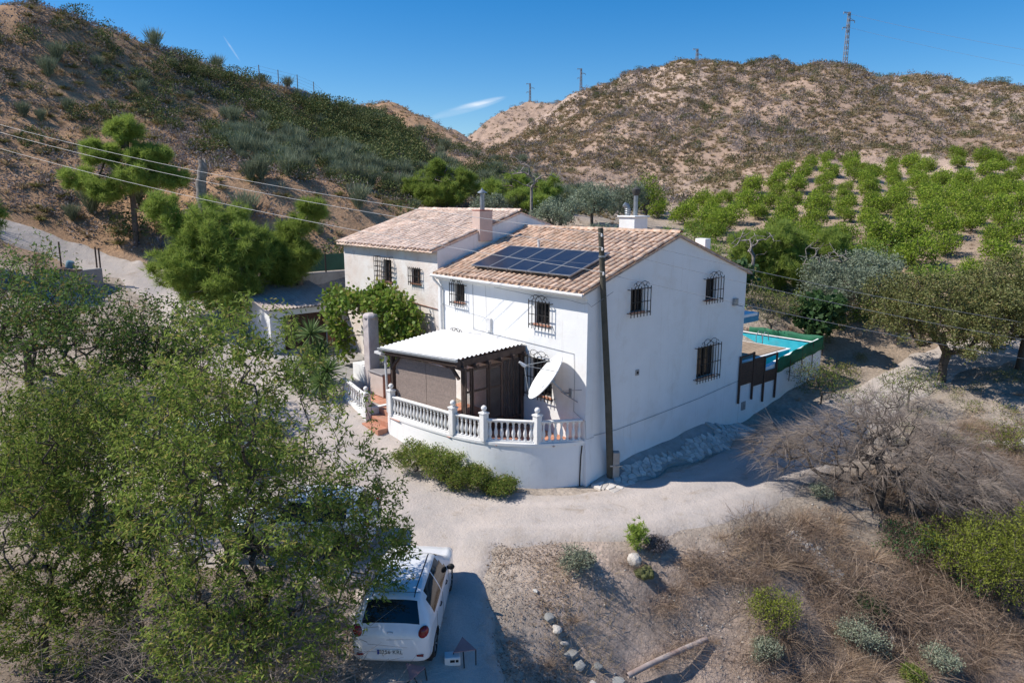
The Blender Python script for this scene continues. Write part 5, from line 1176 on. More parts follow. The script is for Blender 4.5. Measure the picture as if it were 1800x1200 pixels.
BARK = pm('grey_bark', (.075,.060,.048), (.12,.10,.085), 8, .95, .6, .02); PBARK = pm('pine_bark', (.16,.125,.105), (.10,.075,.06), 6, .95, .7, .03); DEADB = pm('dead_wood', (.36,.295,.245), (.24,.195,.165), 5, .95, .4, .02, vary=.25); BLEACH = pm('bleached_trunk', (.34,.30,.27), (.15,.125,.11), 5, .95, .6, .03)
LF = dict(almond=leafmat('almond_leaf', (.095,.16,.027), (.29,.355,.078), (.36,.31,.10), .42, .7, .12), walnut=leafmat('walnut_leaf', (.085,.155,.034), (.155,.235,.06), (.26,.2,.07), .4, .65, .15),
          pine=leafmat('pine_needle', (.22,.31,.06), (.37,.45,.105), None, .45, .7, .15), orchard=leafmat('citrus_leaf', (.12,.20,.022), (.33,.43,.055), (.40,.44,.085), .42, .7, .12),
          olive=leafmat('olive_leaf', (.19,.235,.15), (.30,.34,.24), None, .2, .6, .25), carob=leafmat('carob_leaf', (.13,.15,.045), (.21,.215,.072), (.26,.2,.08), .2, .5, .3), fig=leafmat('fig_leaf', (.045,.095,.03), (.08,.15,.05), None, .3, .55, .3),
          vine=leafmat('vine_leaf', (.15,.25,.035), (.28,.39,.07), (.36,.33,.09), .4, .45, .3), scrubg=leafmat('green_scrub', (.075,.105,.036), (.165,.19,.07), (.22,.19,.08), .15, .7, .15), broom=leafmat('broom_stem', (.17,.20,.125), (.28,.31,.20), None, .15, .7, .15),
          grey=leafmat('grey_scrub', (.20,.17,.165), (.33,.29,.285), (.24,.185,.14), .1, .9, .1), straw=leafmat('dry_grass', (.36,.275,.16), (.52,.41,.26), (.27,.19,.11), .2, .9, .1), brown=leafmat('dead_brown', (.34,.24,.17), (.52,.39,.28), (.23,.16,.11), .1, .9, .1),
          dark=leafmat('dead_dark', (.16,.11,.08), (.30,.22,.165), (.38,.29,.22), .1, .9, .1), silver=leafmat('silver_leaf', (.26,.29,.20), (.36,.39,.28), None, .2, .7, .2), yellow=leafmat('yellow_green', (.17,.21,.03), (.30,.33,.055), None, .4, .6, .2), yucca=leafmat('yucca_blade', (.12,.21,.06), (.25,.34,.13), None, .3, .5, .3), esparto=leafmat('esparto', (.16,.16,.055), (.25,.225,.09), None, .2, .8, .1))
def tree(name, seed, trunk, lobes, n, leaf, L, W, per, spread, r0, label, cat_='tree', group=None, step=.5, droop=0, maxc=6, bark=None, kind='leaf', rmin=.006, outer=.5, curl=.15):
    """a standing tree: trunk with limbs, and a crown of single leaves; world coordinates, origin at the foot"""
    rng = np.random.RandomState(seed+999); o = np.array(trunk[0], float); A, par, cnt = skeleton(seed, trunk, lobes, n, step, outer); A = A-o
    e = empty(name, o, 0, label, cat_, group); V, F = bark_mesh(A, par, cnt, r0, rmin); link('trunk', np_mesh('trunk', V, F, bark or BARK, True), e)
    if leaf:
        P, D = leaf_spots(rng, A, par, cnt, per, spread, maxc); D = D+np.array((0, 0, -droop)); s = rng.uniform(.65, 1.2, len(P))
        if kind == 'leaf': V, F = leaf_quads(rng, P, D, L*s, W*s, curl)
        elif kind == 'broad': V, F = broad_quads(rng, P, D, L*s)
        else:
            k = 12; P = np.repeat(P, k, 0); D = unit(np.repeat(unit(D), k, 0)*.7+rng.normal(size=(len(P), 3))*.75+np.array((0, 0, .35))); V, F = blades(rng, P, D, L*rng.uniform(.7, 1.2, len(P)), W, .05)
        link('crown', np_mesh('crown', V, F, LF[leaf]), e)
    return e
def lob(x, y, z, a, b=None, c=None): return ((x, y, z), (a, b or a, c or a*.85))

# ---------------------------------------------------------------- almond trees in front (left), walnut behind them
z = gz(-5.3,12.7)
tree('almond_tree', 11, [(-5.3,12.7,z-.2),(-5.25,12.75,z+.9),(-5.2,12.8,z+1.7)], [lob(-5.0,13.0,z+4.9,2.6,2.3,2.8),lob(-3.9,12.9,z+3.2,1.7,1.6,1.8),lob(-6.3,13.1,z+4.4,1.6,1.7,2.2),lob(-5.2,13.2,z+7.0,1.7,1.5,1.3),lob(-6.8,13.4,z+5.9,1.3,1.3,1.2),lob(-3.1,13.4,z+3.6,1.1,1.2,1.6),lob(-2.6,13.6,z+2.9,.7,.9,1.1),lob(-4.6,12.2,z+1.9,1.6,1.3,1.2),lob(-6.2,12.6,z+2.6,1.2,1.2,1.6),lob(-5.6,12.3,z+1.5,1.9,1.3,.9)],
     2200, 'almond', .12, .038, 29, .085, .11, 'large almond tree whose crown hides two parked cars', 'tree', 'almond trees by the parking place', .42, .35, 5)
z = gz(-10.3,14.2)
tree('almond_tree', 12, [(-10.3,13.9,z-.2),(-10.35,14.1,z+.8),(-10.0,14.4,z+1.6)], [lob(-9.4,14.8,z+4.2,2.2,2.0,2.3),lob(-8.2,14.6,z+3.4,1.4,1.4,1.9),lob(-10.7,15.0,z+4.2,1.7,1.7,2.0),lob(-9.8,14.9,z+5.8,1.4,1.4,1.0),lob(-8.4,14.0,z+1.9,1.3,1.2,1.0),lob(-10.9,14.2,z+2.6,1.2,1.2,1.4),lob(-8.9,14.2,z+2.3,1.4,1.2,1.3),lob(-9.4,13.4,z+1.5,1.7,1.1,1.0),lob(-10.9,13.8,z+1.6,1.2,1.1,1.0)],
     1800, 'almond', .12, .038, 29, .085, .11, 'almond tree with leaning trunk in the lower left corner', 'tree', 'almond trees by the parking place', .42, .35, 5)
for k, (x, y, s, lab) in enumerate(((-7.6,17.4,.95,'slimmer almond tree between the two leafy front crowns'),(-11.8,18.8,.9,'almond tree standing behind the lower left corner tree'))):
    z = gz(x,y); tree('almond_tree', 13+k, [(x,y,z-.2),(x+.1,y,z+1.0),(x+.1,y+.1,z+1.6)], [lob(x,y,z+3.7*s,1.8*s,1.8*s,1.9*s),lob(x+1.0,y,z+3.0*s,1.2*s,1.2*s,1.4*s),lob(x-1.1,y,z+3.2*s,1.2*s,1.2*s,1.4*s)], 780, 'almond', .12, .036, 24, .08, .10, lab, 'tree', 'almond trees by the parking place', .45, .3, 5)
for k, (x, y, r_, h, lab) in enumerate(((-15.8,24.5,2.7,6.0,'dark green walnut tree at the left edge below the cistern'),(-12.8,25.6,2.1,5.0,'walnut tree with sparse right side beside the pale track'),(-18.6,26.5,2.6,6.2,'walnut tree half outside the left edge'))):
    z = gz(x,y); tree('walnut_tree', 21+k, [(x,y,z-.2),(x+.05,y,z+.9),(x+.1,y,z+1.5)], [lob(x,y,z+h*.62,r_,r_,h*.36),lob(x+r_*.6,y-.3,z+h*.5,r_*.6,r_*.6,h*.28),lob(x-r_*.6,y,z+h*.55,r_*.6,r_*.6,h*.28)], 850, 'walnut', .15, .06, 15, .11, .14, lab, 'tree', 'walnut trees on the left', .45, .25, 5)
x, y = -4.4, 14.6

# ---------------------------------------------------------------- pines
def pine(seed, x, y, h, lobes, lab, n=460, per=16, L=.36, dead=False, cat_='tree', grp='pine trees', r0=.17):
    z = gz(x,y); tree('pine_tree', seed, [(x,y,z-.2),(x+.05,y,z+h*.35),(x,y,z+h*.7),(x+.02,y,z+h*.93)], [((x+a,y+b,z+c),(r_,r_,r_*q)) for a, b, c, r_, q in lobes], n, 'pine', L, .02, per, .10, r0, lab, cat_, grp, .5, -.3, 4, PBARK, 'tuft', .012, .6)
pine(31,-23.1,44,7.6,[(0,0,6.7,1.1,.9),(-1.3,-.3,5.4,1.2,.7),(1.2,0,5.3,1.3,.7),(-2.6,-.2,3.9,1.4,.5),(.8,-.6,4.0,1.5,.6),(2.4,0,4.0,1.1,.6),(-1.0,-.8,3.2,1.0,.6)],'tall pine with bare lower trunk on the left hillside foot',620)
pine(32,-14.2,34.6,5.6,[(0,0,4.2,1.9,.9),(-1.8,0,4.6,1.1,.8),(1.2,-.4,3.0,1.8,.9),(-1.4,-.6,2.4,1.8,.8),(.4,-.8,1.6,1.9,.7),(-2.7,0,5.4,.9,.8)],'dense dark pine clump in front of the sawn trunk',900,13)
pine(33,-10.9,36.2,4.2,[(0,0,3.7,.9,.8),(-.9,-.3,2.8,1.0,.7),(.9,0,4.6,.7,.8),(-.6,-.4,1.7,1.2,.7),(.2,-.5,2.4,1.0,.7)],'light green young pine left of the green gate',420)
pine(34,-5.6,56.5,3.4,[(0,0,2.4,1.2,.9),(-1.8,0,1.5,1.3,.8),(1.9,0,1.8,1.2,.9),(0,-.6,.9,2.4,.5)],'bright green pine behind the pale roof, left of the flue',420)
pine(35,.4,58.5,3.2,[(0,0,2.2,1.2,.8),(2.3,0,1.6,1.4,.8),(-2.0,0,1.7,1.2,.8),(.4,-.6,.8,2.6,.5)],'pine spreading behind the chimney of the pale roof',420)
pine(36,-28.3,37.0,5.0,[(0,0,3.6,1.7,.9),(1.2,-.2,2.4,1.4,.8),(-1,0,2.4,1.5,.9)],'pine cut off by the left edge beside the cistern',300)
pine(37,-13.6,19.2,2.9,[(0,0,2.0,1.0,1.0),(.6,-.3,1.3,.8,.8),(-.6,0,1.4,.9,.8)],'feathery pale green young pine at the left edge',380,14,.2)
pine(38,16.0,42.5,4.2,[(0,0,2.9,1.5,.8),(1.8,.3,2.2,1.4,.8),(-1.7,0,2.4,1.4,.8),(3.0,0,2.8,1.1,.7),(.3,-.5,1.3,1.9,.6)],'yellowish pine between the gable and the orchard',480)
pine(39,3.48,18.38,.75,[(0,0,.45,.22,1.3)],'knee-high pine seedling at the road edge',26,6,.14,cat_='seedling',grp='pine seedling',r0=.02)
# sawn dead pine trunk with bare stubs
x, y = -15.35, 36.0; z = gz(x,y)
A_, par_, cnt_ = skeleton(41, [(x,y,z-.2),(x+.1,y,z+3),(x-.1,y,z+6)], [lob(x-1.2,y,z+4.4,.8),lob(x+1.2,y,z+5.0,.9,.5,.3)], 26, .45)
e = empty('dead_tree', (x,y,z), 0, 'sawn-off bleached tree trunk with bare branch stubs', 'dead tree')
o_ = np.array((x,y,z)); V, F = bark_mesh(A_-o_, par_, cnt_, .10, .012); link('branches', np_mesh('branches', V, F, BLEACH), e)
s_ = MB(); rg = random.Random(6); tp_ = [(.10*math.sin(k*.55)+rg.uniform(-.03,.03), rg.uniform(-.03,.03), -.3+7.6*k/26) for k in range(27)]; s_.tube(tp_, [(.33-.12*k/26)*rg.uniform(.86,1.14)*(1 if k < 25 else .8) for k in range(27)], 11)
for v_ in range(len(s_.v)-11, len(s_.v)): q_ = s_.v[v_]; s_.v[v_] = (q_[0], q_[1], q_[2]+rg.uniform(-.25,.15))
s_.v = [(p_[0]*(1+rg.uniform(-.07,.07)), p_[1]*(1+rg.uniform(-.07,.07)), p_[2]) for p_ in s_.v]; s_.build('trunk', BLEACH, e, smooth=40)
for v_ in ((.2,2.6,.9,.5),(-.2,4.3,-.8,.7),(.15,4.9,1.5,.2),(-.15,5.6,-.5,.5)): s_ = MB(); s_.tube([(v_[0],0,v_[1]),(v_[0]+v_[2]*.4,.05,v_[1]+v_[3]*.7),(v_[0]+v_[2],.1,v_[1]+v_[3])], [.07,.05,.02], 6); s_.build('branch_stub', BLEACH, e, smooth=40)
for k, (x, y, h, lab) in enumerate(((1.4,52,5.2,'leafless grey tree behind the flue of the pale roof'),(13.9,41.0,3.6,'bare broken tree just right of the gable top'),(17.6,40.2,3.6,'bare forked tree above the pool shrubs'))):
    z = gz(x,y); tree('bare_tree', 44+k, [(x,y,z-.2),(x,y,z+h*.6)], [lob(x,y,z+h*.85,h*.42,h*.42,h*.25)], 60, None, 0, 0, 0, 0, .11, lab, 'dead tree', 'bare trees behind the house', .4, bark=BLEACH, rmin=.018)

# ---------------------------------------------------------------- trees and shrubs right of the house
def bushy(name, seed, x, y, h, r_, leaf, L, W, n, per, lab, grp=None, r0=.12, kind='leaf', bark=None, low=.25, spread=.12, cat_='tree', nl=6, droop=0, outer=.5):
    rng = random.Random(seed); z = gz(x,y); lobes = [lob(x,y,z+h*.6,r_*.75,r_*.75,h*.36)]
    for k in range(nl): a = k*6.283/nl+rng.uniform(-.4,.4); d = r_*rng.uniform(.4,.62); q = r_*rng.uniform(.36,.52); lobes.append(lob(x+d*math.cos(a),y+d*math.sin(a),z+h*rng.uniform(low+.15,.82),q,q,min(q,h*.24)))
    return tree(name, seed, [(x,y,z-.2),(x+rng.uniform(-.1,.1),y,z+h*low*.6),(x+rng.uniform(-.15,.15),y,z+h*low)], lobes, n, leaf, L, W, per, spread, r0, lab, cat_, grp, .45, droop, 5, bark, kind, .008, outer)
bushy('carob_tree', 51, 20.6,33.0,5.8,4.0,'carob',.12,.055,1400,60,'big olive-brown carob tree over the lane right of the pool', 'carob trees on the right', .2)
bushy('carob_tree', 52, 24.8,33.8,6.2,4.0,'carob',.12,.055,1400,60,'carob tree at the right edge above the pale boulders', 'carob trees on the right', .2)
bushy('olive_tree', 53, 17.6,38.4,3.8,2.4,'olive',.17,.045,800,26,'broad silvery olive tree behind the pool', 'olive trees')
bushy('olive_tree', 54, 20.6,40.6,3.6,2.3,'olive',.17,.045,700,26,'silvery olive tree below the orchard, beside the carob', 'olive trees')
bushy('fig_tree', 55, 15.7,36.0,3.0,1.4,'fig',.24,.2,300,14,'dark fig tree with big leaves at the pool end', None, .08, 'broad')
bushy('thorn_bush', 56, 13.3,36.0,2.8,1.8,'carob',.08,.03,700,7,'fine-leaved grey-brown bush behind the pool ladder', None, .06, cat_='bush')
bushy('fig_tree', 57, 12.4,39.0,2.6,1.2,'fig',.24,.2,180,8,'fig sapling at the back corner of the gable', None, .06, 'broad')
bushy('lime_bush', 58, 13.95,18.4,3.3,2.1,'yellow',.08,.03,950,30,'yellow-green bush in the lower right corner', None, .07, cat_='bush')
bushy('green_bush', 59, 13.6,30.2,2.2,1.6,'almond',.09,.03,420,8,'green shrub at the lane beyond the pool wall', None, .05, cat_='bush'); bushy('green_bush', 60, 17.2,29.6,2.0,1.5,'almond',.08,.03,360,7,'sparse green shrub on the far side of the lane', None, .05, cat_='bush')
bushy('bramble', 61, 12.3,20.2,.9,1.3,'fig',.08,.05,300,8,'dark green bramble patch under the dead tamarisk', None, .03, cat_='bush', low=.1); bushy('bramble', 62, 13.6,19.4,1.0,1.4,'fig',.08,.05,300,8,'dark green bramble left of the yellow-green bush', None, .03, cat_='bush', low=.1)
bushy('lime_bush', 63, 20.2,25.8,1.6,2.0,'yellow',.09,.03,420,8,'yellow-green weeds beside the stream bed at the right edge', None, .04, cat_='bush', low=.1)
for k, (x, y, h, r_, lab) in enumerate(((-1.6,51.5,2.9,1.7,'grey-green olive crown above the pale ridge'),(3.2,50.5,3.0,2.0,'olive crown behind the ridge between the two chimneys'),(5.9,53,3.4,1.9,'round dark olive left of the white chimney'),(8.7,55,3.4,1.8,'olive right of the white chimney pot'),(6.2,47.5,2.4,1.5,'low olive right behind the clay ridge'))):
    bushy('olive_tree', 70+k, x, y, h, r_, 'olive', .17, .05, 420, 24, lab, 'olive trees')
bushy('leafy_tree', 76, 10.9,58.5,4.4,1.6,'orchard',.16,.08,420,8,'dark leafy tree just right of the white chimney', None)
# dead tamarisk: a fountain of bare twigs
x, y = 11.9, 21.7; z = gz(x,y)
A_, par_, cnt_ = skeleton(81, [(x,y,z-.2),(x+.1,y,z+.8),(x+.1,y,z+1.3)], [lob(x-.6,y,z+2.0,2.3,2.0,1.3),lob(x+1.8,y-.4,z+1.5,2.1,1.7,1.2),lob(x-2.6,y+.8,z+1.9,1.5,1.2,.8),lob(x+3.0,y-.8,z+.9,1.5,1.3,.9),lob(x+.6,y+1,z+2.8,1.9,1.6,.9)], 1000, .38)
o_ = np.array((x,y,z)); e = empty('dead_tamarisk', o_, 0, 'big leafless tamarisk with a tangle of grey twigs', 'dead tree'); V, F = bark_mesh(A_-o_, par_, cnt_, .19, .007); link('trunk', np_mesh('trunk', V, F, pm('dark_bark',(.055,.043,.036),(.085,.068,.058),8,.95,.5)), e)
rng = np.random.RandomState(5); i = np.where(cnt_ <= 3)[0]; i = np.repeat(i, 20); P = A_[i]-o_; D = unit(unit(P*np.array((1,1,.2)))*.9+rng.normal(size=P.shape)*.55); L_ = rng.uniform(.35,.95,len(P)); Q = P+D*L_[:, None]+np.array((0,0,-.15))
v1 = segs(P, Q, np.full(len(P), .0042), np.full(len(P), .0016), 3); link('twigs', np_mesh('twigs', *v1, DEADB), e)
bushy('green_bush', 64, 13.9,26.0,2.6,1.6,'almond',.08,.028,300,5,'thin green shoots rising behind the dead tamarisk', None, .05, cat_='bush')

# ---------------------------------------------------------------- grapevine, yuccas, cactus, shrub below the terrace
rng = np.random.RandomState(3); vn = empty('grapevine', lw(-11.4,-1.3,1.9), HA, 'leafy grapevine trained over a frame before the cream house', 'vine'); vo = np.array((-11.4,-1.3,1.9))
lobes = [lob(-13.0,-1.1,4.95,2.4,.8,.6),lob(-10.6,-.9,4.9,1.9,.7,.75),lob(-9.2,-.7,4.3,1.1,.5,1.0),lob(-13.6,-1.5,4.0,.8,.6,1.3),lob(-10.8,-.8,3.6,1.3,.5,1.1),lob(-13.2,-1.5,2.9,.5,.5,.8),lob(-14.6,-1.2,4.7,.8,.6,.5),lob(-9.3,-.8,3.2,.7,.5,.9),lob(-11.4,-.6,5.5,.5,.4,.5)]
A_, par_, cnt_ = skeleton(91, [(-9.4,-.6,1.6),(-9.3,-.6,3.4),(-9.8,-.9,4.5)], lobes, 620, .35); V, F = bark_mesh(A_-vo, par_, cnt_, .07, .008); link('stem', np_mesh('stem', V, F, BARK), vn)
P, D = leaf_spots(rng, A_-vo, par_, cnt_, 13, .14, 6); V, F = broad_quads(rng, P, D+np.array((.2,-.5,-.1)), rng.uniform(.11,.19,len(P))); link('leaves', np_mesh('leaves', V, F, LF['vine']), vn)
s_ = MB()
for x in (-14.2,): s_.tube([(x,-1.6,1.7),(x,-1.6,4.5)], .03, 6)
s_.tube([(-14.3,-.1,4.6),(-8.5,-.1,4.7)], .025, 6); f_ = s_.build('frame', PBARK, vn, loc=-Vector(vo))
def rosette(name, x, y, h, heads, n, L, W, lab, leaf='yucca'):
    z = gz(x,y); e = empty(name, (x,y,z), 0, lab, 'yucca', 'yuccas left of the steps'); rng = np.random.RandomState(int(abs(x*100)) % 999); s_ = MB()
    Vs = []
    for (dx, dy, dz) in heads:
        s_.tube([(0,0,-.1),(dx*.5,dy*.5,dz*.5),(dx,dy,dz)], [.10,.08,.07], 7); D = unit(rng.normal(size=(n,3))+np.array((0,0,.55))); P = np.array((dx,dy,dz))+D*.05; Vs.append(blades(rng, P, D, L*rng.uniform(.8,1.1,n), W, .12))
    s_.build('stem', PBARK, e, smooth=40); link('blades', np_mesh('blades', *cat(*Vs), LF[leaf]), e)
x, y, _ = lw(-11.9,-3.75); rosette('yucca', x, y, 0, [(0,0,2.3),(.3,.2,1.5),(-.2,.1,1.0)], 150, .78, .05, 'tall yucca with spiky head in front of the garage door')
x, y, _ = lw(-10.9,-3.9); rosette('yucca', x, y, 0, [(0,0,.75),(.25,.1,1.2)], 170, .72, .05, 'low dark yucca touching the short balustrade'); x, y, _ = lw(-11.8,-4.4); rosette('yucca', x, y, 0, [(0,0,.5)], 110, .6, .045, 'small yucca between the two bigger ones')
x, y = 3.58, 17.72; z = gz(x,y); cc = empty('cactus', (x,y,z), 0, 'clump of round dark cactus stems beside a pale stone', 'cactus'); rg = random.Random(4); M_CAC = leafmat('cactus_skin', (.075,.085,.03), (.12,.125,.045), None, 0, .7)
for k in range(20):
    a = k*2.4; d = .055*math.sqrt(k); rr = rg.uniform(.065,.085); h = rg.uniform(.10,.17)+.12*(1-d/.26); V = []; F = []
    prof = [(rr*.7,0),(rr,.3*h),(rr,.8*h),(rr*.6,h*1.08),(.004,h*1.15)]; s_ = MB(); n = 16
    for r_, zz in prof:
        for j in range(n): an_ = 2*math.pi*j/n; q = r_*(1+(.1 if j % 2 else -.06)); V.append((q*math.cos(an_),q*math.sin(an_),zz))
    for i in range(4):
        for j in range(n): F.append((i*n+j,i*n+(j+1) % n,(i+1)*n+(j+1) % n,(i+1)*n+j))
    s_.add(V, F); s_.build('stem', M_CAC, cc, smooth=30, loc=(d*math.cos(a),d*math.sin(a),-.02))
rock(3.36,17.95,.24,0,'pale stone leaning against the cactus clump','stone by the cactus',1.0)
for k, (x, y, h, r_, lab) in enumerate(((-3.3,22.75,1.0,.95,'green shrub at the left end of the terrace wall'),(-2.35,22.2,1.1,.95,'densest green shrub under the curved terrace wall'),(-1.35,21.75,.9,.85,'green shrub below the middle of the terrace wall'),(-.4,21.45,.6,.7,'low straggly green shrub at the right end of the wall'))):
    bushy('leafy_shrub', 100+k, x, y, h, r_, 'almond', .075, .03, 460, 20, lab, 'shrubs below the terrace wall', .03, cat_='bush', low=.12, spread=.07)
for k, (x, y, h, r_, leaf, lab) in enumerate(((1.75,17.45,.6,.62,'silver','grey-green cushion bush on the near road edge'),(4.05,18.5,.4,.4,'grey','small grey bush beside the pine seedling'),(6.85,16.9,1.35,.85,'yellow','tall yellowish saltbush in the middle of the bank'),(9.2,16.85,.95,.75,'silver','pale silvery saltbush on the lower bank'),(11.1,16.4,.7,.6,'silver','pale saltbush cut by the bottom edge'),(10.1,15.9,.5,.3,'almond','tiny green bush between the pale saltbushes'),(10.2,22.0,.4,.4,'silver','small silvery bush at the lane corner'),(9.9,17.9,.6,.5,'fig','small dark green bush among the dry stalks'),(6.6,16.4,.6,.45,'silver','pale tip of the saltbush thicket on the bank'))):
    bushy('saltbush' if leaf in ('silver', 'yellow') else 'small_bush', 110+k, x, y, h, r_, leaf, .055, .024, 360, 16, lab, 'bushes on the near bank', .02, cat_='bush', low=.1, spread=.06)

# ---------------------------------------------------------------- orchard and hill vegetation
def in_poly(x, y, poly):
    c = np.zeros(np.shape(x), bool); n = len(poly)
    for i in range(n):
        (x1, y1), (x2, y2) = poly[i], poly[i-1]; t = (y1 > y) != (y2 > y)
        c ^= t & (x < (x2-x1)*(y-y1)/(y2-y1+1e-12)+x1)
    return c
def proto_dome(seed, n, L, W, h=.75, flat=.0, lumps=5):
    """a low bush of unit radius: leaves over several lumps"""
    rng = np.random.RandomState(seed); c = np.c_[rng.uniform(-.5, .5, (lumps, 2)), rng.uniform(.25, .6, lumps)*h]; r_ = rng.uniform(.38, .62, lumps)
    k = rng.randint(0, lumps, n); d = unit(rng.normal(size=(n, 3))); P = c[k]+d*(r_[k]*rng.uniform(.6, 1, n)**.5)[:, None]*np.array((1, 1, h)); P[:, 2] = np.abs(P[:, 2])
    return leaf_quads(rng, P, unit(d*.8+rng.normal(size=(n, 3))*.5+np.array((0, 0, .3))), L*rng.uniform(.6, 1.2, n), W*rng.uniform(.7, 1.2, n))
def proto_tuft(seed, n, W, spread=.8, droop=.35):
    rng = np.random.RandomState(seed); a = rng.uniform(0, 6.283, n); t = rng.uniform(.1, spread, n); D = np.c_[np.cos(a)*t, np.sin(a)*t, np.ones(n)*rng.uniform(.5, 1, n)]
    return blades(rng, np.c_[np.cos(a)*.12*t, np.sin(a)*.12*t, np.zeros(n)], D, rng.uniform(.6, 1.1, n), W, droop)
def proto_broom(seed, n, W=.035):
    """upright feathery stems fanning from the base, unit height"""
    rng = np.random.RandomState(seed); a = rng.uniform(0, 6.283, n); t = rng.uniform(0, .55, n); D = np.c_[np.cos(a)*t, np.sin(a)*t, np.ones(n)]
    s0 = rng.uniform(0.05, .65, n)[:, None]; P = D*s0+rng.normal(size=(n, 3))*.03; P[:, 2] = np.abs(P[:, 2]); return blades(rng, P, D+rng.normal(size=(n, 3))*.16, rng.uniform(.22, .45, n), W, .02)
def proto_tangle(seed, n, W=.011):
    """a low heap of crossing dead twigs, unit radius"""
    rng = np.random.RandomState(seed); d = unit(rng.normal(size=(n, 3))); P = d*rng.uniform(.1, .95, (n, 1))*np.array((1, 1, .55)); P[:, 2] = np.abs(P[:, 2])*.9
    return blades(rng, P, unit(rng.normal(size=(n, 3))*.8+d*.6+np.array((0, 0, .1))), rng.uniform(.2, .6, n), W, .15)
def merge(protos, which, P, S, A):
    V = []; F = []; o = 0
    for k, (v, f) in enumerate(protos):
        m = np.where(which == k)[0]
        if not len(m): continue
        c, s = np.cos(A[m])[:, None], np.sin(A[m])[:, None]; x = v[None, :, 0]*c-v[None, :, 1]*s; y = v[None, :, 0]*s+v[None, :, 1]*c
        W_ = np.stack([x*S[m, 0:1], y*S[m, 0:1], v[None, :, 2]*S[m, 1:2]], -1)+P[m][:, None]; V.append(W_.reshape(-1, 3))
        F.append((f[None]+(np.arange(len(m))*len(v))[:, None, None]+o).reshape(-1, f.shape[1])); o += len(m)*len(v)
    return np.concatenate(V), np.concatenate(F)
def scatter(name, stuff, protos, mat, P, S, seed, label, cat_, group, limit=300):
    """the 'limit' plants that show largest are single objects, the rest one stuff object; several label choices may be given"""
    rng = np.random.RandomState(seed); n = len(P); which = rng.randint(0, len(protos), n); A = rng.uniform(0, 6.283, n)
    order = np.argsort(-S[:, 0]/np.hypot(P[:, 0], P[:, 1])); a, b = order[:limit], order[limit:]
    ms = [np_mesh(name, v, f, mat) for v, f in protos]
    for i in a: o = link(name, ms[which[i]], None, P[i], (0, 0, A[i]), (S[i, 0], S[i, 0], S[i, 1])); tag(o, label(P[i]) if callable(label) else label, cat_, group)
    if len(b): V, F = merge(protos, which[b], P[b], S[b], A[b]); tag(link(stuff, np_mesh(stuff, V, F, mat)), 'more of the '+group, cat_, kind='stuff')
def in_view(P, mx=1.3):
    """keep what the place can show from about here (wide margin)"""
    x, y, z = P[:, 0], P[:, 1], P[:, 2]; return (np.abs(x) < (y+4)*.721*mx+3) & (y > 8)
def rand_pts(seed, n, x0, x1, y0, y1):
    rng = np.random.RandomState(seed); x = rng.uniform(x0, x1, n); y = rng.uniform(y0, y1, n); return x, y, rng
def lift(x, y, dz=-.03): return np.c_[x, y, height(x, y)+dz]

# orchard: bright citrus trees in rows on the slope right of the house
ORCH = [(13.0,71),(20.4,73.0),(26.8,77.0),(36,84),(48,87),(62,82),(60,62),(50,50),(36,39.5),(25.5,42.5),(20.5,44.5),(17.0,49.5),(13.2,53.0),(10.6,59.2)]
def orchard_proto(seed):
    rng = np.random.RandomState(seed); A, par, cnt = skeleton(seed, [(0,0,-.1),(0,0,.25)], [lob(0,0,.95,1.1,1.1,.8),lob(.6,.2,1.15,.6),lob(-.6,-.1,1.0,.65),lob(.1,-.6,.8,.65,.65,.6),lob(0,.5,1.5,.5),lob(-.2,-.3,.55,.9,.9,.4)], 230, .35)
    P, D = leaf_spots(rng, A, par, cnt, 13, .15, 5); return bark_mesh(A, par, cnt, .06, .012, .5, 4), leaf_quads(rng, P, D+np.array((0,0,.2)), .17*rng.uniform(.6,1.2,len(P)), .085)
OPR = [orchard_proto(200+k) for k in range(5)]; OB = [np_mesh('orchard_trunk', *b, BARK) for b, l_ in OPR]; OL = [np_mesh('orchard_crown', *l_, LF['orchard']) for b, l_ in OPR]
rg = np.random.RandomState(9); opts = []
for i in range(40):
    for j in range(40):
        u, v = (i-20)*3.25, (j-20)*2.95; x = 32+u*.92-v*.39+rg.normal(0,.3); y = 64+u*.39+v*.92+rg.normal(0,.3)
        if in_poly(np.array(x), np.array(y), ORCH) and rg.rand() > .05: opts.append((x,y))
opts.sort(key=lambda p: p[0]**2+p[1]**2)
for k, (x, y) in enumerate(opts[:300]):
    s = rg.uniform(.7,1.15); e = empty('orchard_tree', (x,y,gz(x,y)), rg.uniform(0,6.28), 'bright green bushy tree in the %s of the orchard, %s' % ('lowest rows' if y < 52 else 'middle rows' if y < 65 else 'topmost rows', 'left end' if x < .34*y else 'right end' if x > .58*y else 'centre'), 'tree', 'orchard trees on the slope'); e.scale = (s,s,s*rg.uniform(.9,1.1)); m = rg.randint(5); link('trunk', OB[m], e); link('crown', OL[m], e)

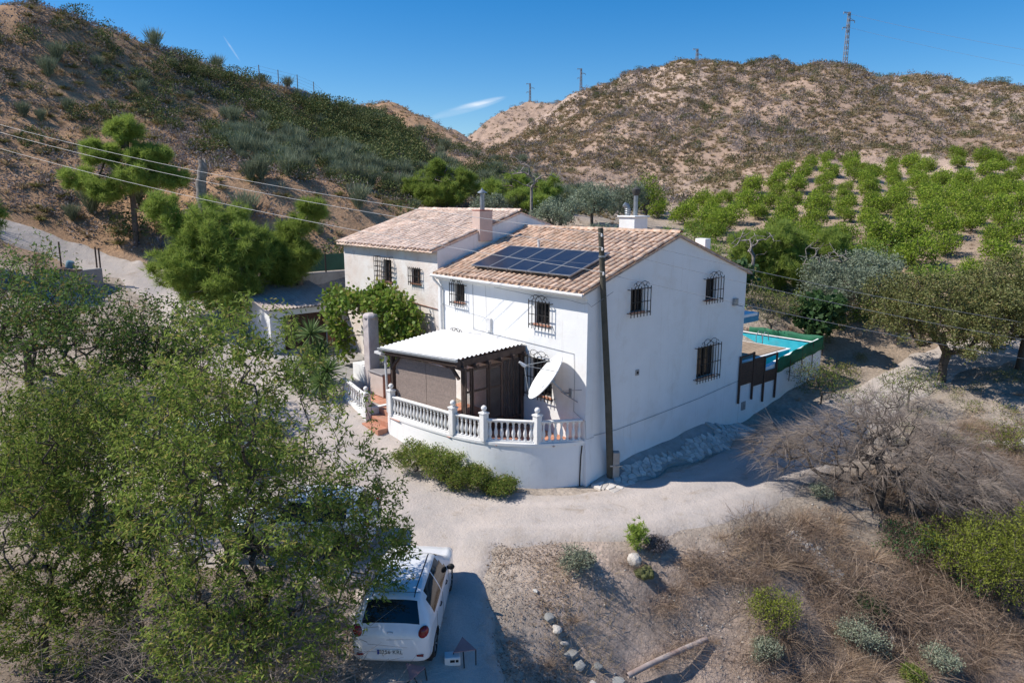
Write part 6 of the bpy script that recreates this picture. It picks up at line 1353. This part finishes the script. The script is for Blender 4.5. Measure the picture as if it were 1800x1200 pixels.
# hills -------------------------------------------------------------------------------------------
GREEN = [(-28.5,77),(-24.5,81.8),(-21.5,87.0),(-21.5,110),(-11.8,95.1),(-9.0,76.3),(-11.7,60.7),(-21.3,68.0),(-26.8,72)]
BROOM = [(-27.0,69.0),(-23.6,71.4),(-17.8,67.4),(-13.1,70.0),(-9.7,57.1),(-13.5,50.7),(-21.1,54.2)]
VALLEY = [(-11.3,58),(-9.2,84.7),(-3.5,88.6),(4.6,89.3),(11.5,78.3),(9.5,61.3),(3.4,57.5),(-1.8,58.8),(-8.3,55.8)]
LDARK = [(-37.1,66.5),(-32.7,72.9),(-28.0,79.0),(-25.6,70.5),(-31.3,67.3),(-35,65.0)]
def hillpts(seed, n, box, dens):
    x, y, rng = rand_pts(seed, n, *box); bh = base_h(x,y); hm = np.maximum(sstep(.5, 3.5, bh-6.0), sstep(5.0, 6.2, bh)*(x < -6)*(y > 40)); k = (rng.rand(n) < hm*dens(x,y)) & (road_d(x,y) > .6) & ~in_poly(x,y,ORCH); P = lift(x[k], y[k]); P = P[in_view(P)]; return P, rng
def spot(p):
    if side(p) == 'left': return ('at the foot of the left slope' if p[1] < 54 else 'half way up the left slope' if p[1] < 68 else 'near the crest of the left slope')+(', towards the frame edge' if p[0] < -.45*p[1] else ', towards the valley' if p[0] > -.25*p[1] else '')
    return ('on the far hill at the valley head' if p[1] > 118 and p[0] < 14 else 'low on the right hill' if p[1] < 95 else 'half way up the right hill' if p[1] < 122 else 'along the crest of the right hill')+(', on its left shoulder' if p[0] < .2*p[1] else ', on its right end' if p[0] > .45*p[1] else '')
side = lambda p: 'left' if p[0] < -2+(p[1]-60)*.05 else 'right'
LBOX, RBOX, FBOX = (-85,2,36,120), (-4,135,58,160), (-60,60,110,250)
# grey dwarf scrub
g1, r_ = hillpts(301, 15000, LBOX, lambda x,y: .30+.7*sstep(.42,.6,fbm(x,y,5,3,90))); g2, _ = hillpts(302, 13000, RBOX, lambda x,y: .16+.8*sstep(.48,.62,fbm(x,y,8,3,91))); g3, _ = hillpts(303, 3500, FBOX, lambda x,y: .5+0*x)
P = np.concatenate([g1,g2,g3]); rng = np.random.RandomState(1); s = rng.uniform(.32,.85,len(P))*(1+.3*(P[:,1] > 100)); S = np.c_[s, s*rng.uniform(.7,1.1,len(P))]
scatter('grey_scrub_bush', 'grey_scrub', [proto_dome(310+k, 46, .34, .13, .85) for k in range(4)], LF['grey'], P, S, 5, lambda p: 'low grey thyme-like bush '+spot(p), 'bush', 'grey dwarf bushes on the hills')
# dry grass tussocks
g1, _ = hillpts(321, 20000, LBOX, lambda x,y: .2+.6*sstep(.45,.6,fbm(x,y,7,3,95))); g2, _ = hillpts(322, 30000, RBOX, lambda x,y: .35+.65*sstep(.35,.6,fbm(x,y,12,3,96))); g3, _ = hillpts(323, 6000, FBOX, lambda x,y: .7+0*x)
P = np.concatenate([g1,g2,g3]); rng = np.random.RandomState(2); s = rng.uniform(.4,.95,len(P))*(1+.3*(P[:,1] > 100)); S = np.c_[s, s*rng.uniform(.6,.9,len(P))]
scatter('dry_grass_tussock', 'dry_grass', [proto_tuft(330+k, 22, .075) for k in range(4)], LF['straw'], P, S, 6, lambda p: 'straw-coloured grass tussock '+spot(p), 'grass', 'dry grass tussocks on the hills')
# dark green shrubs
g1, _ = hillpts(341, 2600, LBOX, lambda x,y: .5*sstep(.4,.6,fbm(x,y,9,3,99))+.05); g4, _ = hillpts(342, 1900, (-30,-8,58,110), lambda x,y: .42*in_poly(x,y,GREEN)*sstep(.36,.5,fbm(x,y,6,2,101))); g2, _ = hillpts(343, 1500, RBOX, lambda x,y: .34+0*x); g3, _ = hillpts(344, 260, FBOX, lambda x,y: .5+0*x); g5, _ = hillpts(345, 800, (-13,14,54,92), lambda x,y: .35*in_poly(x,y,VALLEY)); g6, _ = hillpts(346, 900, (-60,-24,62,85), lambda x,y: .42*(in_poly(x,y,LDARK)))
P = np.concatenate([g1,g4,g2,g3,g5,g6]); rng = np.random.RandomState(3); s = np.r_[rng.uniform(.5,1.5,len(g1)), rng.uniform(.6,1.9,len(g4)), rng.uniform(.55,1.25,len(g2)), rng.uniform(.7,1.3,len(g3)), rng.uniform(.7,1.5,len(g5)), rng.uniform(.9,1.6,len(g6))]; S = np.c_[s, s*rng.uniform(.8,1.15,len(P))]
scatter('green_shrub', 'green_shrubs', [proto_dome(350+k, 430, .13, .08, 1.0, lumps=9) for k in range(5)], LF['scrubg'], P, S, 7, lambda p: 'dark green evergreen shrub '+spot(p), 'shrub', 'evergreen shrubs on the hills')
# feathery grey-green brooms
g1, _ = hillpts(361, 1500, LBOX, lambda x,y: .17+0*x); g2, _ = hillpts(362, 700, (-28,-9,50,72), lambda x,y: .24*in_poly(x,y,BROOM)); g3, _ = hillpts(363, 500, (-13,14,54,92), lambda x,y: .40*in_poly(x,y,VALLEY))
P = np.concatenate([g1,g2,g3]); rng = np.random.RandomState(4); s = rng.uniform(.7,2.1,len(P)); S = np.c_[s*1.2, s]
scatter('broom_bush', 'broom', [proto_broom(370+k, 620, .016) for k in range(4)], LF['broom'], P, S, 8, lambda p: 'feathery grey-green broom bush '+spot(p), 'bush', 'broom bushes on the hillside')
# esparto clumps near the foot of the left slope
g1, _ = hillpts(381, 2000, (-60,-8,42,70), lambda x,y: .2+0*x); rng = np.random.RandomState(6); s = rng.uniform(.6,1.1,len(g1))
scatter('esparto_clump', 'esparto', [proto_tuft(390+k, 90, .035, 1.1, .55) for k in range(3)], LF['esparto'], g1, np.c_[s, s*.9], 9, lambda p: 'arching yellow-green esparto clump '+spot(p), 'grass', 'esparto clumps on the left slope')
# undergrowth between the house and the orchard, and beside the lane
x, y, rng = rand_pts(387, 900, 10.5, 27, 37.5, 54); k = (road_d(x,y) > .8) & (rng.rand(900) < .17); P = lift(x[k],y[k]); s = rng.uniform(.5,1.15,len(P))
scatter('undergrowth_bush', 'undergrowth', [proto_dome(388+q, 420, .14, .075, 1.0, lumps=8) for q in range(4)], LF['vine'], P, np.c_[s, s*1.1], 12, 'yellow-green bush in the undergrowth between the gable and the orchard', 'bush', 'undergrowth below the orchard')
x, y, rng = rand_pts(389, 900, 13, 34, 26, 37); k = (road_d(x,y) > .5) & (rng.rand(900) < .2); P = lift(x[k],y[k]); s = rng.uniform(.3,.8,len(P))
scatter('lane_bush', 'lane_bushes', [proto_dome(384+q, 300, .13, .06, .9, lumps=7) for q in range(4)], LF['carob'], P, np.c_[s, s*.9], 13, 'low olive-green bush beside the lane under the carobs', 'bush', 'low bushes beside the lane')
# olive-brown rough scrub on the right hill
g1, _ = hillpts(376, 9000, RBOX, lambda x,y: .12+.7*sstep(.42,.6,fbm(x,y,10,3,97))); rng = np.random.RandomState(7); s = rng.uniform(.45,1.15,len(g1))
scatter('olive_scrub_bush', 'olive_scrub', [proto_dome(378+q, 44, .36, .15, .8) for q in range(4)], leafmat('olive_brown', (.13,.115,.055), (.24,.205,.11), (.17,.13,.08), .15, .9, .1), g1, np.c_[s, s*.85], 14, lambda p: 'olive-brown rough bush '+spot(p), 'bush', 'olive-brown scrub on the right hill')
# shrubs in the yard margins and orchard floor
x, y, rng = rand_pts(395, 5000, -34, 40, 24, 56); k = (road_d(x,y) > .7) & (rng.rand(5000) < .35) & ~((x > -15) & (x < 12) & (y > 24) & (y < 41)); P = lift(x[k],y[k]); P = P[in_view(P)]; s = rng.uniform(.2,.45,len(P))
scatter('weed_tuft', 'dry_weeds', [proto_tuft(396+k, 26, .05, 1.0, .3) for k in range(3)], LF['brown'], P, np.c_[s, s], 10, 'brown dried weed tuft beyond the yard', 'weed', 'dried weeds round the yard', 0 or 120)

# ---------------------------------------------------------------- near bank: thatch of dead stalks, litter, pebbles
def bank_d(x, y): return sstep(.1,.9,road_d(x,y))*sstep(11,13,y)*sstep(21.8+.72*np.maximum(0,x-8),19.6+.72*np.maximum(0,x-8),y)*sstep(-.2,1.5,x)
x, y, rng = rand_pts(401, 330000, -.5, 22, 11.5, 31); cl = fbm(x,y,1.1,3,120); cl2 = fbm(x,y,2.6,3,121); k = rng.rand(len(x)) < bank_d(x,y)*(sstep(.44,.58,cl)*.95*sstep(.36,.52,cl2)+.03)*(.35+.65*sstep(2.5,6,x)); x, y = x[k], y[k]; P = lift(x,y,-.02)
fl = unit(np.c_[rng.normal(.5,.5,len(P)), rng.normal(-.6,.5,len(P)), rng.uniform(.15,.9,len(P))]); V, F = blades(rng, P, fl, rng.uniform(.15,.5,len(P)), .008, .25)
tag(link('dead_stalks', np_mesh('dead_stalks', V, F, LF['brown'])), 'thatch of dead brown stalks covering the near bank', 'dry grass', kind='stuff')
x, y, rng = rand_pts(402, 130000, -.5, 22, 11.5, 31); k = rng.rand(len(x)) < bank_d(x,y)*sstep(.45,.65,fbm(x,y,1.6,3,140))*.6; x, y = x[k], y[k]; P = lift(x,y,-.02); D = unit(np.c_[rng.normal(0,.5,(len(P),2)), np.ones(len(P))]); V, F = blades(rng, P, D, rng.uniform(.15,.42,len(P)), .010, .2)
tag(link('straw_grass', np_mesh('straw_grass', V, F, LF['straw'])), 'thin straw-coloured grass standing on the near bank', 'dry grass', kind='stuff')
# individual dead brush clumps on the bank
rng = np.random.RandomState(8); cl = []
while len(cl) < 290:
    x, y = rng.uniform(.5,20), rng.uniform(14,29)
    if bank_d(np.array([x]),np.array([y]))[0]*(.3+.7*(x > 3)) > rng.rand()+.15 and (x-11.9)**2+(y-21.7)**2 > 1: cl.append((x,y))
cl = np.array(cl); P = lift(cl[:,0],cl[:,1]); bspot = lambda p: ('left of the rusty pipe' if p[0] < 3 else 'above the rusty pipe' if p[0] < 6 else 'round the white rubble' if p[0] < 10 else 'below the dead tamarisk' if p[1] < 21 else 'beyond the dead tamarisk'); s = rng.uniform(.35,.95,len(P))*(1+.35*(P[:,0] > 7))
scatter('dry_grass_clump', 'dry_grass_clumps', [proto_tuft(420+k, 320, .006, 1.3, .35) for k in range(3)], LF['brown'], P[::2], np.c_[s, s*.8][::2], 11, lambda p: 'splayed tan dry grass clump '+bspot(p), 'bush', 'dry grass clumps on the near bank')
scatter('dead_brush', 'dead_brush_beyond', [proto_tangle(426+k, 700, .0075) for k in range(4)], LF['dark'], P[1::2], np.c_[s, s*.85][1::2]*1.35, 15, lambda p: 'tangled dark dead brush heap '+bspot(p), 'bush', 'dead brush on the near bank')
# litter twigs and fallen leaves under the almonds
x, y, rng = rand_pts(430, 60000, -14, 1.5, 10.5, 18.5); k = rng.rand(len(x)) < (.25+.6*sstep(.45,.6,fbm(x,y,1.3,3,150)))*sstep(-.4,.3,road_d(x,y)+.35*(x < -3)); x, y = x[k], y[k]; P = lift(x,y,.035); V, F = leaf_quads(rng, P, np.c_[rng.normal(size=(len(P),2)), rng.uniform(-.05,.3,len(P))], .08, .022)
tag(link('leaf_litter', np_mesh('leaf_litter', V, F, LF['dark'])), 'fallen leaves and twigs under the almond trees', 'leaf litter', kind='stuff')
# tangle of bare low twigs under the front almonds
rng = np.random.RandomState(12); n = 2600; c_ = np.array([(-5.0,12.4,.0),(-4.0,12.0,0),(-7.0,12.8,0),(-8.4,13.2,0)])[rng.randint(0,4,n)]; xy = c_[:, :2]+rng.normal(0,.75,(n,2)); P = np.c_[xy, height(xy[:,0],xy[:,1])+rng.uniform(.1,1.9,n)]; D = unit(np.c_[rng.normal(0,1,(n,2)), rng.uniform(-.3,.8,n)]); L_ = rng.uniform(.25,.8,n)[:, None]
tag(link('bare_twigs', np_mesh('bare_twigs', *segs(P, P+D*L_, np.full(n,.006), np.full(n,.002), 3), DEADB)), 'tangle of bare grey twigs under the front almond trees', 'twigs', kind='stuff')
# pebbles
pv = np.array([(1,0,0),(-1,0,0),(0,1,0),(0,-1,0),(0,0,.7),(0,0,-.7)],float); pf = np.array([(0,2,4),(2,1,4),(1,3,4),(3,0,4),(2,0,5),(1,2,5),(3,1,5),(0,3,5)])
def pebbles(name, seed, n, box, dens, smin, smax, mat, lab, dz=.03):
    x, y, rng = rand_pts(seed, n, *box); k = rng.rand(n) < dens(x,y); x, y = x[k], y[k]; P = lift(x,y,dz); s = rng.uniform(smin,smax,len(P))**1; A = rng.uniform(0,6.28,len(P)); v = pv*np.array((1,.8,.8)); 
    V, F = merge([(v, pf)], np.zeros(len(P),int), P, np.c_[s,s], A); V = V+rng.normal(size=V.shape)*.12*np.repeat(s,6)[:,None]; tag(link(name, np_mesh(name, V, F, mat)), lab, 'gravel', kind='stuff')
pebbles('road_gravel', 440, 16000, (-9,16,12,32), lambda x,y: (road_d(x,y) < .5)*(.08+.9*sstep(.5,.62,fbm(x,y,1.4,3,160)))*sstep(-1.8,.2,road_d(x,y)), .008, .026, M_ROCK, 'small loose gravel on the dirt road', .02)
pebbles('bank_stones', 441, 9000, (-1,21,11.5,26), lambda x,y: bank_d(x,y)*.8*sstep(.48,.66,fbm(x,y,1.5,3,170)), .012, .06, M_ROCK, 'scattered small stones on the near bank', .0)
bx_ = [lw(a,b) for a,b in ((-9.2,-4.1),(-10.9,-3.6))]
x, y, rng = rand_pts(442, 5000, -8, -2.5, 24, 31); P_ = [(a,b) for a, b in zip(x,y)]; 
def gl(x,y):
    c, s = math.cos(HA), math.sin(HA); u = (x-HC.x)*c+(y-HC.y)*s; v = -(x-HC.x)*s+(y-HC.y)*c; return ((u > -11) & (u < -8.5) & (v > -4.1) & (v < -3.4))*1.0
pebbles('garden_gravel', 443, 30000, (-9,-1,23,31), gl, .012, .03, pm('cream_gravel',(.62,.52,.40),(.54,.45,.35),6,.9,vary=.2), 'cream gravel of the small bed beside the steps', .02)
